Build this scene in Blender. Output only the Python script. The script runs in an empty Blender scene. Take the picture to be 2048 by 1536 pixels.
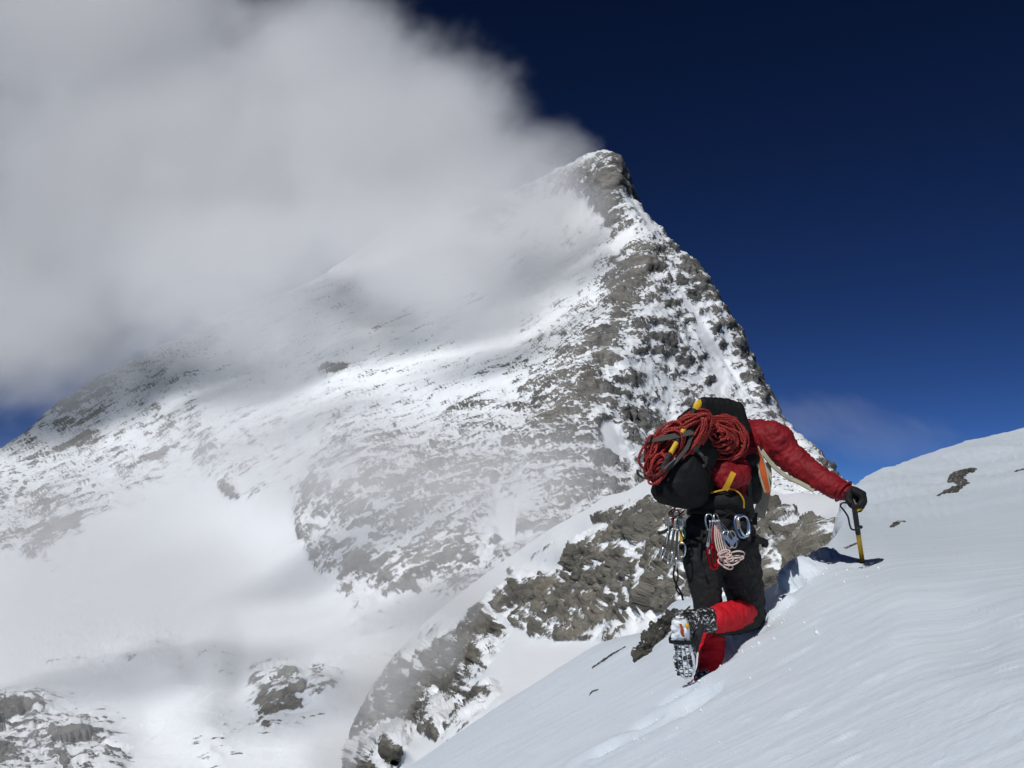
import bpy, bmesh, math, random, time
import numpy as np
from mathutils import Vector, Matrix
from mathutils.geometry import delaunay_2d_cdt
T0 = time.time()
random.seed(7)
rng = np.random.default_rng(11)
sc = bpy.context.scene
C = sc.collection
R = math.radians

# ------------------------------------------------------------------ camera
PITCH = R(10.0)
FPX = 2048.0                       # focal length in photo pixels (36 mm lens, 36 mm sensor)
cam_d = bpy.data.cameras.new('camera'); cam_d.lens = 36.0; cam_d.sensor_width = 36.0
cam_d.clip_start = 0.05; cam_d.clip_end = 20000
cam = bpy.data.objects.new('camera', cam_d); C.objects.link(cam)
cam.location = (0, 0, 0); cam.rotation_euler = (math.pi/2 + PITCH, 0, 0)
sc.camera = cam
FWD = np.array([0, math.cos(PITCH), math.sin(PITCH)])
UP = np.array([0, -math.sin(PITCH), math.cos(PITCH)])
RT = np.array([1.0, 0, 0])

# ------------------------------------------------------------------ sky, sun, exposure
SUN_AZ, SUN_EL = R(-149), R(44)    # clockwise from +Y: the sun stands behind the camera, to its left
w = bpy.data.worlds.new('World'); sc.world = w; w.use_nodes = True
nt = w.node_tree
sky = nt.nodes.new('ShaderNodeTexSky'); sky.sky_type = 'NISHITA'; sky.sun_disc = False
sky.sun_elevation = SUN_EL; sky.sun_rotation = SUN_AZ % (2*math.pi)
sky.altitude = 4800; sky.air_density = 0.75; sky.dust_density = 0.0; sky.ozone_density = 3.2
bg = nt.nodes['Background']; bg.inputs[1].default_value = 0.05
gm = nt.nodes.new('ShaderNodeGamma'); gm.inputs['Gamma'].default_value = 1.8      # the film's contrast on the whole sky
sm = nt.nodes.new('ShaderNodeVectorMath'); sm.operation = 'SCALE'; sm.inputs['Scale'].default_value = 0.435
nt.links.new(sky.outputs[0], sm.inputs[0]); nt.links.new(sm.outputs[0], gm.inputs['Color']); nt.links.new(gm.outputs[0], bg.inputs[0])
sun_d = bpy.data.lights.new('sun', 'SUN'); sun_d.energy = 3.05; sun_d.angle = R(0.5); sun_d.color = (1.0, 0.984, 0.96)
sun = bpy.data.objects.new('sun', sun_d); C.objects.link(sun)
sdir = Vector((math.sin(SUN_AZ)*math.cos(SUN_EL), math.cos(SUN_AZ)*math.cos(SUN_EL), math.sin(SUN_EL)))
sun.rotation_euler = sdir.to_track_quat('Z', 'Y').to_euler()
vs = sc.view_settings; vs.view_transform = 'Standard'; vs.look = 'None'; vs.gamma = 1.0; vs.use_curve_mapping = False
vs.exposure = 0.0
sc.render.engine = 'CYCLES'
cy = sc.cycles
cy.use_denoising = True; cy.denoiser = 'OPENIMAGEDENOISE'
cy.max_bounces = 10; cy.diffuse_bounces = 3; cy.glossy_bounces = 2; cy.volume_bounces = 8; cy.transmission_bounces = 2
cy.volume_step_rate = 3.0; cy.volume_max_steps = 64
cy.use_adaptive_sampling = True; cy.adaptive_threshold = 0.05

# ------------------------------------------------------------------ helpers
def U(px, py, d):
    """photo direction and depth -> world point (arrays allowed)"""
    px = np.asarray(px, float); py = np.asarray(py, float); d = np.asarray(d, float)
    u = (px-1024.0)/FPX; v = (768.0-py)/FPX
    return (u[..., None]*RT + FWD + v[..., None]*UP)*d[..., None]
def P(px, py, d): return Vector(U(px, py, d))

def _hash(ix, iy, iz, seed):
    h = (ix.astype(np.uint32)*np.uint32(374761393)) ^ (iy.astype(np.uint32)*np.uint32(668265263)) ^ (iz.astype(np.uint32)*np.uint32(2147483647)) ^ np.uint32((seed*2654435761) & 0xffffffff)
    h = (h ^ (h >> np.uint32(13)))*np.uint32(1274126177)
    h = (h ^ (h >> np.uint32(16)))*np.uint32(2246822519)
    return h ^ (h >> np.uint32(15))
def perlin(p, seed=0):
    old = np.seterr(over='ignore')
    i = np.floor(p).astype(np.int64); f = (p-i).astype(np.float32)
    u = f*f*f*(f*(f*6-15)+10)
    out = np.zeros(len(p), np.float32)
    for dx in (0, 1):
        wx = u[:, 0] if dx else 1-u[:, 0]
        for dy in (0, 1):
            wy = u[:, 1] if dy else 1-u[:, 1]
            for dz in (0, 1):
                wz = u[:, 2] if dz else 1-u[:, 2]
                h = _hash(i[:, 0]+dx, i[:, 1]+dy, i[:, 2]+dz, seed)
                gx = (h & np.uint32(1023)).astype(np.float32)/511.5-1
                gy = ((h >> np.uint32(10)) & np.uint32(1023)).astype(np.float32)/511.5-1
                gz = ((h >> np.uint32(20)) & np.uint32(1023)).astype(np.float32)/511.5-1
                out += wx*wy*wz*(gx*(f[:, 0]-dx)+gy*(f[:, 1]-dy)+gz*(f[:, 2]-dz))
    np.seterr(**old)
    return out
def fbm(p, octv=5, seed=0, gain=0.5, lac=2.03):
    a = 1.0; s = 0; t = np.zeros(len(p), np.float32); q = np.array(p, float)
    for o in range(octv):
        t += a*perlin(q, seed+o*17); s += a; a *= gain; q = q*lac+13.7
    return t/s*1.7
def ridged(p, octv=5, seed=0, gain=0.55, lac=2.1):
    a = 1.0; s = 0; t = np.zeros(len(p), np.float32); q = np.array(p, float)
    for o in range(octv):
        t += a*(1-np.abs(perlin(q, seed+o*23))*2.2); s += a; a *= gain; q = q*lac+7.3
    return t/s
def blocks(p, seed=0):
    """broken rock: each cell of a jittered lattice is a block with its own height and tilt"""
    old = np.seterr(over='ignore')
    i = np.floor(p).astype(np.int64); best = np.full(len(p), 9e9, np.float32); val = np.zeros(len(p), np.float32)
    for dx in (-1, 0, 1):
        for dy in (-1, 0, 1):
            for dz in (-1, 0, 1):
                c = i+np.array([dx, dy, dz]); h = _hash(c[:, 0], c[:, 1], c[:, 2], seed); h2 = _hash(c[:, 0], c[:, 1], c[:, 2], seed+99)
                o = np.stack([(h & np.uint32(1023)), (h >> np.uint32(10)) & np.uint32(1023), (h >> np.uint32(20)) & np.uint32(1023)], 1).astype(np.float32)/1023.
                d = (p-c-o).astype(np.float32); r = (d*d).sum(1); m = r < best
                g = np.stack([(h2 & np.uint32(1023)), (h2 >> np.uint32(10)) & np.uint32(1023), (h2 >> np.uint32(20)) & np.uint32(1023)], 1).astype(np.float32)/511.5-1
                best[m] = r[m]; val[m] = (g[:, 0]*.5+(d*g).sum(1)*.9)[m]
    np.seterr(**old)
    return val
def axes_coords(p, D, N, l1, l2, l3):
    """coordinates along direction D, along N made square to it, and along the third"""
    D = np.array(D, float); D /= np.linalg.norm(D)
    N = np.array(N, float); N -= D*(N@D); N /= np.linalg.norm(N)
    B = np.cross(D, N)
    return np.stack([p@D/l1, p@N/l2, p@B/l3], 1)
def blur(a, r):
    """separable box blur (three times) of a 2-D grid"""
    if r < 1: return a
    for _ in range(3):
        for ax in (0, 1):
            pad = [(0, 0)]*a.ndim; pad[ax] = (r+1, r)
            c = np.cumsum(np.pad(a, pad, mode='edge'), axis=ax)
            n = a.shape[ax]
            hi = np.take(c, range(2*r+1, 2*r+1+n), axis=ax); lo = np.take(c, range(0, n), axis=ax)
            a = (hi-lo)/(2*r+1)
    return a
def sstep(a, b, x):
    t = np.clip((x-a)/(b-a), 0, 1); return t*t*(3-2*t)

def sheet(ctrl, x0, x1, y0, y1, step, blur_r):
    """ctrl rows: (s, t, px, py, depth, *attributes). (s,t) places the point on the sheet; triangles between the
    control points are flat in space. Returns the sampled sheet: points (H,W,3), attributes (H,W,k), mask."""
    ctrl = np.array(ctrl, float)
    vs_, es_, fs_, *_ = delaunay_2d_cdt([Vector(c[:2]) for c in ctrl], [], [], 0, 1e-5)
    vs_ = np.array([list(v) for v in vs_])
    idx = [int(np.argmin(((ctrl[:, :2]-v)**2).sum(1))) for v in vs_]
    W = int((x1-x0)/step)+1; H = int((y1-y0)/step)+1
    gx = x0+step*np.arange(W); gy = y0+step*np.arange(H)
    k = ctrl.shape[1]-5
    val = np.concatenate([ctrl[:, 2:4]/ctrl[:, 4:5], 1/ctrl[:, 4:5], ctrl[:, 5:]], 1)
    out = np.zeros((H, W, val.shape[1])); mask = np.zeros((H, W), bool)
    for f in fs_:
        A, B, Cc = (ctrl[idx[i]] for i in f); va, vb, vc = (val[idx[i]] for i in f)
        i0 = max(0, int((min(A[0], B[0], Cc[0])-x0)/step)); i1 = min(W-1, int((max(A[0], B[0], Cc[0])-x0)/step)+1)
        j0 = max(0, int((min(A[1], B[1], Cc[1])-y0)/step)); j1 = min(H-1, int((max(A[1], B[1], Cc[1])-y0)/step)+1)
        if i1 < i0 or j1 < j0: continue
        X, Y = np.meshgrid(gx[i0:i1+1], gy[j0:j1+1])
        d = (B[1]-Cc[1])*(A[0]-Cc[0])+(Cc[0]-B[0])*(A[1]-Cc[1])
        if abs(d) < 1e-9: continue
        l1 = ((B[1]-Cc[1])*(X-Cc[0])+(Cc[0]-B[0])*(Y-Cc[1]))/d
        l2 = ((Cc[1]-A[1])*(X-Cc[0])+(A[0]-Cc[0])*(Y-Cc[1]))/d
        l3 = 1-l1-l2
        m = (l1 > -1e-6) & (l2 > -1e-6) & (l3 > -1e-6)
        vv = l1[..., None]*va+l2[..., None]*vb+l3[..., None]*vc
        out[j0:j1+1, i0:i1+1][m] = vv[m]; mask[j0:j1+1, i0:i1+1] |= m
    ok = mask
    mf = blur(ok.astype(float), blur_r)+1e-9
    out = blur(out*ok[..., None], blur_r)/mf[..., None]
    out[~ok] = 1e-3
    dep = 1/out[..., 2]
    pts = U(out[..., 0]*dep, out[..., 1]*dep, dep)
    X, Y = np.meshgrid(gx, gy)
    return pts, out[..., 3:], mask, X, Y
def grid_normals(p):
    du = np.gradient(p, axis=1); dv = np.gradient(p, axis=0)
    n = np.cross(dv, du); n /= np.linalg.norm(n, axis=2, keepdims=True)+1e-12
    c = (n*p).sum(2) > 0                       # towards the camera (sheet fronts)
    if c.mean() > .5: n = -n
    return n
def grid_mesh(name, pts, mask, attrs):
    H, W, _ = pts.shape
    ids = np.arange(H*W).reshape(H, W)
    q = np.stack([ids[:-1, :-1], ids[1:, :-1], ids[1:, 1:], ids[:-1, 1:]], -1).reshape(-1, 4)
    mk = mask.reshape(-1); q = q[mk[q].all(1)]
    used = np.zeros(H*W, bool); used[q.ravel()] = True
    rem = np.cumsum(used)-1
    v = pts.reshape(-1, 3)[used]; q = rem[q]
    me = mesh_np(name, v, q)
    for k, a in attrs.items():
        at = me.attributes.new(k, 'FLOAT', 'POINT'); at.data.foreach_set('value', a.reshape(-1)[used].astype(np.float32))
    return me
def mesh_np(name, v, q, smooth=True):
    me = bpy.data.meshes.new(name)
    me.vertices.add(len(v)); me.vertices.foreach_set('co', np.ascontiguousarray(v, dtype=np.float32).ravel())
    n = q.shape[1]
    me.loops.add(q.size); me.loops.foreach_set('vertex_index', q.astype(np.int32).ravel())
    me.polygons.add(len(q)); me.polygons.foreach_set('loop_start', (np.arange(len(q))*n).astype(np.int32))
    me.polygons.foreach_set('loop_total', np.full(len(q), n, np.int32))
    me.polygons.foreach_set('use_smooth', np.full(len(q), smooth))
    me.update(calc_edges=True); me.validate()
    return me
def link(name, me, mat=None, parent=None, label=None, cat=None, kind=None, group=None):
    o = bpy.data.objects.new(name, me); C.objects.link(o)
    if mat is not None:
        me.materials.clear(); me.materials.append(mat)
    if parent: o.parent = parent
    if label: o['label'] = label
    if cat: o['category'] = cat
    if kind: o['kind'] = kind
    if group: o['group'] = group
    return o

# ------------------------------------------------------------------ materials
def new_mat(name):
    m = bpy.data.materials.new(name); m.use_nodes = True
    return m, m.node_tree, m.node_tree.nodes['Principled BSDF']
def nd(nt, t, **kw):
    n = nt.nodes.new('ShaderNode'+t)
    for k, v in kw.items(): setattr(n, k, v)
    return n
def sock(nt, s, v):
    if hasattr(v, 'links') or isinstance(v, bpy.types.NodeSocket): nt.links.new(v, s)
    else: s.default_value = v
def mth(nt, op, a, b=None, c=None, clamp=False):
    n = nd(nt, 'Math', operation=op); n.use_clamp = clamp
    sock(nt, n.inputs[0], a)
    if b is not None: sock(nt, n.inputs[1], b)
    if c is not None: sock(nt, n.inputs[2], c)
    return n.outputs[0]
def vmth(nt, op, a, b=None):
    n = nd(nt, 'VectorMath', operation=op); sock(nt, n.inputs[0], a)
    if b is not None: sock(nt, n.inputs[1], b)
    return n.outputs['Value'] if op in ('LENGTH', 'DOT_PRODUCT', 'DISTANCE') else n.outputs[0]
def noise(nt, vec, scale, detail=4, rough=.5, dist=0.0):
    n = nd(nt, 'TexNoise'); sock(nt, n.inputs['Vector'], vec); n.inputs['Scale'].default_value = scale
    n.inputs['Detail'].default_value = detail; n.inputs['Roughness'].default_value = rough; n.inputs['Distortion'].default_value = dist
    return n.outputs['Fac']
def smap(nt, v, a, b, c=0., d=1.):
    n = nd(nt, 'MapRange', interpolation_type='SMOOTHSTEP'); sock(nt, n.inputs[0], v)
    for i, x in enumerate((a, b, c, d)): n.inputs[i+1].default_value = x
    return n.outputs[0]
def mixc(nt, f, a, b):
    n = nd(nt, 'Mix', data_type='RGBA'); sock(nt, n.inputs[0], f)
    sock(nt, n.inputs[6], a if not isinstance(a, tuple) else (*a, 1)); sock(nt, n.inputs[7], b if not isinstance(b, tuple) else (*b, 1))
    return n.outputs[2]
def bump(nt, h, strength, dist, normal=None):
    n = nd(nt, 'Bump'); n.inputs['Strength'].default_value = strength; n.inputs['Distance'].default_value = dist
    sock(nt, n.inputs['Height'], h)
    if normal is not None: nt.links.new(normal, n.inputs['Normal'])
    return n.outputs[0]
SNOW = (0.84, 0.87, 0.90)

def nd_noise_col(nt, vec, scale):
    n = nd(nt, 'TexNoise'); sock(nt, n.inputs['Vector'], vec); n.inputs['Scale'].default_value = scale; n.inputs['Detail'].default_value = 2
    return n.outputs['Color']
def terrain_mat(name, unit, rock_a, rock_b, D, edge=.16):
    """snow over rock: the vertex attribute 'rock' says how bare the ground is, finer noise frays its edge; unit = metres of the finest grain"""
    m, nt, b = new_mat(name)
    geo = nd(nt, 'NewGeometry'); pos = geo.outputs['Position']
    at = nd(nt, 'Attribute'); at.attribute_name = 'rock'
    mpb = nd(nt, 'Mapping'); mpb.vector_type = 'TEXTURE'; x_ = Vector(D).normalized(); z_ = Vector((0, .5, 1)); z_ = (z_-x_*x_.dot(z_)).normalized(); y_ = z_.cross(x_)
    mpb.inputs['Rotation'].default_value = Matrix((x_, y_, z_)).transposed().to_euler(); mpb.inputs['Scale'].default_value = (2.6, 1, 1); nt.links.new(pos, mpb.inputs['Vector'])
    n1 = noise(nt, mpb.outputs[0], 1/(unit*8), 6, .62); n2 = noise(nt, mpb.outputs[0], 1/(unit*2.5), 4, .6); n3 = noise(nt, pos, 1/(unit*60), 3, .5)
    r = mth(nt, 'ADD', at.outputs['Fac'], mth(nt, 'MULTIPLY', mth(nt, 'SUBTRACT', n1, .5), .9))
    r = mth(nt, 'ADD', r, mth(nt, 'MULTIPLY', mth(nt, 'SUBTRACT', n2, .5), 1.3))
    f = smap(nt, r, .5-edge, .5+edge)
    rc = mixc(nt, smap(nt, n3, .35, .65), rock_a, rock_b)
    rc = mixc(nt, smap(nt, n1, .3, .75), rc, mixc(nt, .45, rc, (0.03, 0.03, 0.03)))
    rc = mixc(nt, smap(nt, n2, .55, .8), rc, mixc(nt, .5, rc, (0.36, 0.35, 0.33)))
    wp = nd(nt, 'Mapping'); wp.inputs['Rotation'].default_value = (.15, -.42, .1); wp.inputs['Scale'].default_value = (.35, .6, 2.6)
    nt.links.new(vmth(nt, 'ADD', pos, vmth(nt, 'MULTIPLY', nd_noise_col(nt, pos, 1/(unit*22)), (unit*16,)*3)), wp.inputs['Vector'])
    bed = noise(nt, wp.outputs[0], 1/(unit*9), 5, .68)
    seam = smap(nt, bed, .40, .56)
    n4 = noise(nt, pos, 1/(unit*34), 4, .6)
    rc = mixc(nt, smap(nt, n4, .52, .66), rc, mixc(nt, .45, rc, (0.035, 0.035, 0.036)))
    rc = mixc(nt, seam, mixc(nt, .36, rc, (0.03, 0.028, 0.025)), rc)
    sock(nt, b.inputs['Base Color'], mixc(nt, f, SNOW, rc))
    sock(nt, b.inputs['Roughness'], smap(nt, f, 0, 1, .6, .9)); b.inputs['Specular IOR Level'].default_value = .25
    h = mth(nt, 'MULTIPLY', mth(nt, 'ADD', mth(nt, 'ADD', n1, mth(nt, 'MULTIPLY', bed, .9)), mth(nt, 'MULTIPLY', n2, .5)), mth(nt, 'ADD', mth(nt, 'MULTIPLY', f, .9), .12))
    nt.links.new(bump(nt, h, .6, unit*4), b.inputs['Normal'])
    return m

# ------------------------------------------------------------------ the far mountain
def V(px, py, d, *a, s=None): return ((px, py) if s is None else s)+(px, py, d)+a
mc = []
def ridge_pts(pts, off, back):
    """silhouette points plus points behind them, so the crest is a real crest"""
    for (px, py, d, r) in pts:
        mc.append(V(px, py, d, r))
    for (px, py, d, r) in pts[::2]:
        mc.append((px+off[0], py+off[1], px+back[0], py+back[1], d+back[2], .5))
        mc.append((px+2*off[0], py+2*off[1], px+back[0]*2, py+back[1]*2.4, d+back[2]*2, .5))
right_ridge = [(1222, 290, 1300, .9), (1242, 318, 1290, .95), (1246, 365, 1270, .9), (1256, 388, 1262, .6), (1300, 440, 1230, .5), (1345, 490, 1200, .55), (1392, 520, 1170, .8),
               (1430, 588, 1130, .75), (1465, 632, 1105, .75), (1487, 705, 1075, .8), (1530, 775, 1040, .7), (1562, 845, 1010, .6), (1588, 900, 990, .6)]
ridge_pts(right_ridge, (150, -70), (60, 160, 250))
ridge_pts([(1600, 897, 900, .7), (1616, 892, 890, .7), (1650, 925, 870, .7), (1696, 972, 850, .6)], (160, -60), (60, 120, 200))
ridge_pts([(-420, 1100, 1250, .4), (-200, 1010, 1280, .4), (0, 888, 1330, .45), (60, 850, 1350, .45), (125, 800, 1380, .5), (205, 742, 1420, .6), (350, 670, 1480, .4), (520, 592, 1530, .4),
           (650, 540, 1560, .4), (800, 432, 1590, .4), (915, 366, 1600, .6), (1000, 385, 1560, .4), (1100, 335, 1440, .4), (1190, 296, 1320, .3)], (-90, -120), (-40, 200, 260))
for c in [ # summit block and the arete that comes down towards the camera
    (1180, 330, 1290, .5), (1215, 350, 1255, 1.0), (1225, 400, 1235, .9), (1175, 420, 1290, .2), (1265, 470, 1190, .7), (1300, 465, 1165, .6), (1285, 500, 1120, .9), (1245, 560, 1070, .9),
    (1205, 640, 1000, .75), (1135, 750, 905, .7), (1010, 860, 815, .6), (900, 915, 775, .6),
    # left face
    (1190, 520, 1190, .35), (1120, 600, 1120, .25), (1000, 480, 1440, .3), (900, 450, 1500, .4), (760, 560, 1440, .25), (1000, 640, 1180, .2), (850, 680, 1180, .25), (680, 740, 1150, .3),
    (1000, 760, 960, .35), (820, 830, 930, .35), (500, 720, 1350, .2), (560, 830, 1080, .3), (380, 800, 1230, .33), (250, 830, 1290, .4), (150, 900, 1260, .42), (380, 900, 1110, .42), (60, 960, 1190, .45),
    (250, 980, 1050, .4), (470, 920, 1000, .5), (620, 900, 930, .3), (720, 880, 870, .5), (-200, 1180, 1050, .4),
    (0, 1060, 1010, .6), (80, 1090, 960, .6), (150, 1030, 985, .55), (210, 1010, 985, .4),
    # front face of the buttress
    (1330, 560, 1090, .6), (1390, 600, 1100, .6), (1300, 640, 1010, .55), (1380, 700, 1030, .5), (1440, 720, 1060, .55), (1250, 740, 920, .6), (1330, 800, 930, .58), (1430, 830, 960, .45), (1500, 850, 980, .45),
    (1200, 860, 810, .68), (1320, 900, 850, .65), (1450, 930, 870, .5), (1540, 930, 900, .45), (1080, 880, 790, .62), (980, 950, 730, .7), (1150, 980, 690, .72), (1300, 1000, 730, .55), (1500, 1010, 780, .35),
    (850, 960, 745, .68), (720, 930, 800, .62), (640, 960, 800, .62), (600, 1020, 790, .55), (760, 1040, 690, .72), (900, 1070, 640, .75), (1050, 1050, 640, .62), (1010, 1030, 660, .25),
    (610, 1090, 740, .45), (690, 1110, 680, .75), (720, 1180, 640, .7), (800, 1150, 620, .72), (930, 1150, 590, .5), (860, 1210, 570, .3), (780, 1215, 590, .12),
    # basin of snow
    (560, 1020, 820, .1), (440, 1010, 905, .12), (330, 1010, 960, .05), (200, 1070, 930, -.1), (60, 1130, 905, .0), (-150, 1250, 860, 0), (300, 1130, 800, -.15), (480, 1110, 790, -.15), (560, 1150, 720, -.1),
    (130, 1230, 720, -.1), (300, 1230, 690, -.1), (450, 1220, 680, -.15), (640, 1220, 630, -.1), (0, 1290, 660, 0), (200, 1300, 590, .05), (350, 1290, 590, .1), (120, 1330, 560, .15), (0, 1350, 560, .05),
    (500, 1310, 560, .1), (620, 1310, 530, .1), (720, 1290, 520, .15), (780, 1260, 530, .25),
    # rocks standing out of the basin
    (330, 1320, 520, .4), (430, 1310, 520, .35), (520, 1350, 475, .62), (570, 1340, 480, .55), (650, 1330, 490, .55), (580, 1385, 455, .75), (640, 1370, 462, .6), (530, 1425, 448, .65), (600, 1425, 450, .2),
    (700, 1400, 450, .05), (480, 1400, 470, .1), (400, 1380, 470, .0), (280, 1400, 470, -.05), (150, 1390, 480, .1), (60, 1400, 460, .45), (-60, 1420, 460, .6), (60, 1460, 425, .65), (180, 1470, 420, .55), (250, 1480, 420, .3),
    (-50, 1520, 400, .6), (120, 1530, 400, .6), (300, 1500, 415, 0), (430, 1490, 412, .35), (520, 1500, 405, -.05), (650, 1490, 405, -.05), (-200, 1660, 330, .5), (200, 1660, 330, .3), (500, 1660, 330, .0), (800, 1660, 330, .0),
    (-420, 1400, 600, .3), (-420, 1660, 330, .3), (800, 1420, 430, .0), (1000, 1300, 480, .2), (1200, 1200, 530, .3), (1400, 1130, 600, .4), (1600, 1080, 700, .4), (1000, 1660, 330, 0), (1400, 1400, 400, .2), (1720, 1200, 600, .3), (1760, 1040, 760, .4)]:
    mc.append(V(*c))

pts, at, mask, X, Y = sheet(mc, -420, 1900, 130, 1650, 2.6, 5)
H, W, _ = pts.shape
rk = at[..., 0]
def strokes(rk, X, Y, lst):
    for (x0, y0, x1, y1, wd, dv) in lst:
        dx, dy = x1-x0, y1-y0; L = dx*dx+dy*dy+1e-6
        t = np.clip(((X-x0)*dx+(Y-y0)*dy)/L, 0, 1)
        d = np.hypot(X-x0-t*dx, Y-y0-t*dy)
        rk = rk+dv*np.exp(-(d/wd)**2)
    return rk
rk = strokes(rk, X, Y, [  # couloirs of snow (-) and bands of bare rock (+)
    (1335, 540, 1490, 790, 5, -.35), (1400, 640, 1440, 760, 16, -.3), (1255, 690, 1330, 790, 26, -.2), (1440, 600, 1455, 680, 12, -.35), (1215, 860, 1225, 885, 20, -.8), (1290, 890, 1240, 910, 14, -.3),
    (1260, 390, 1300, 450, 10, -.35), (1262, 470, 1230, 500, 9, -.7), (1230, 660, 1170, 780, 12, .3), (1260, 560, 1240, 620, 18, .25), (1370, 520, 1460, 640, 14, .3), (1480, 690, 1520, 760, 12, .25),
    (1060, 830, 1230, 790, 16, .2), (1020, 900, 1000, 1090, 14, .18), (1010, 1010, 1015, 1065, 17, -.9), (690, 1075, 740, 1060, 14, -.5), (760, 1120, 940, 1000, 7, -.3), (880, 1090, 1060, 930, 6, -.22), (1270, 830, 1310, 850, 18, .25),
    (650, 740, 690, 735, 9, .55), (300, 915, 330, 905, 12, .5), (450, 960, 470, 985, 14, .4), (150, 1050, 70, 1100, 18, .3), (130, 820, 200, 750, 12, .25), (80, 925, 200, 870, 10, .25), (440, 800, 560, 775, 25, -.12),
    (270, 1320, 100, 1335, 7, .25), (560, 1010, 640, 1200, 24, -.15), (430, 1497, 450, 1505, 9, -.1), (920, 380, 1000, 470, 26, .25), (1000, 400, 960, 460, 10, .3)])
p = pts.reshape(-1, 3); rkf = np.clip(rk, 0, 1).reshape(-1)
n = grid_normals(pts).reshape(-1, 3)
big = ridged(p/170.0, 4, 3)-.45; mid = ridged(p/52.0, 4, 9)-.45
amp = .25+.75*sstep(.12, .6, rkf)
STR = (0.86, 0.10, 0.50)                                     # the beds of rock run up to the right
st1 = fbm(axes_coords(p, STR, (0, .5, 1), 46, 13, 22), 5, 31, .58)
st2 = ridged(axes_coords(p, (.25, .5, .8), (1, .2, 0), 42, 11, 20), 5, 57, .6)-.45
rough = np.where(rkf > 0, 1, 1)*(.10+.90*sstep(.15, .55, rkf))
wv_ = np.stack([fbm(p/30.0, 2, 301), fbm(p/30.0, 2, 303), fbm(p/30.0, 2, 305)], 1)*.35
bk1 = blocks(axes_coords(p, STR, (0, .5, 1), 34, 17, 20)+wv_, 311)
disp = big*11*amp+mid*2.5*amp+bk1*3.0*rough+(st1*3.0+st2*3.0)*rough
edge_fade = 1
p2 = p+n*disp[:, None]
# horizontal ledges: the rock steps forward at each bed
g2 = p2.reshape(H, W, 3)
n2 = grid_normals(blur(g2, 1)).reshape(-1, 3)
fine = fbm(axes_coords(p, STR, (0, .5, 1), 17, 3.0, 6), 4, 71, .62)
fine2 = fbm(p/5.0, 3, 91, .6)
nzl = n2[:, 2].reshape(H, W); steep = (blur(nzl, 14)-nzl).reshape(-1)
lf = np.clip((np.interp(Y, [400, 560, 750, 860, 1000], [1300, 1240, 1130, 1000, 620])-X)/120, 0, 1).reshape(-1)   # 1 on the wind-plastered left face
fall = fbm(axes_coords(p, (.45, .12, -.88), (1, .3, 0), 15, 2.6, 4), 4, 333, .62)
rock = .5+(rkf-.635+.055*lf)*1.0+st1*.42+fine*.62*(.5+.5*lf)+fall*.6*(1-lf)+fine2*.25+steep*1.3*sstep(.1, .4, rkf)+bk1*.12
rock = np.where(rkf < .08, rock-.3, rock)
crag = blocks(axes_coords(p, STR, (0, .5, 1), 10, 5, 6)+wv_*2, 321)
rb_ = blur(sstep(.3, .65, rock).reshape(H, W), 1).reshape(-1)
p2 = p2+n2*((rb_*1.1+crag*1.5*rough*rb_+fine*.9*rough*rb_))[:, None]
ser = np.exp(-(((X-260)/190)**2+((Y-1285)/60)**2)).reshape(-1)   # the broken ice fall low on the left
p2 = p2+n2*(ser*ridged(axes_coords(p, (.9, 0, .3), (0, .3, 1), 22, 7, 12), 4, 5)*4.5)[:, None]
mt_rock = terrain_mat('mountain_rock_and_snow', 1.1, (0.235, 0.232, 0.22), (0.285, 0.27, 0.24), STR, .10)
me = grid_mesh('mountain', p2.reshape(H, W, 3), mask, {'rock': rock})
link('mountain', me, mt_rock, kind='structure', label='snow-plastered rock peak rising into the cloud')

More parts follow.
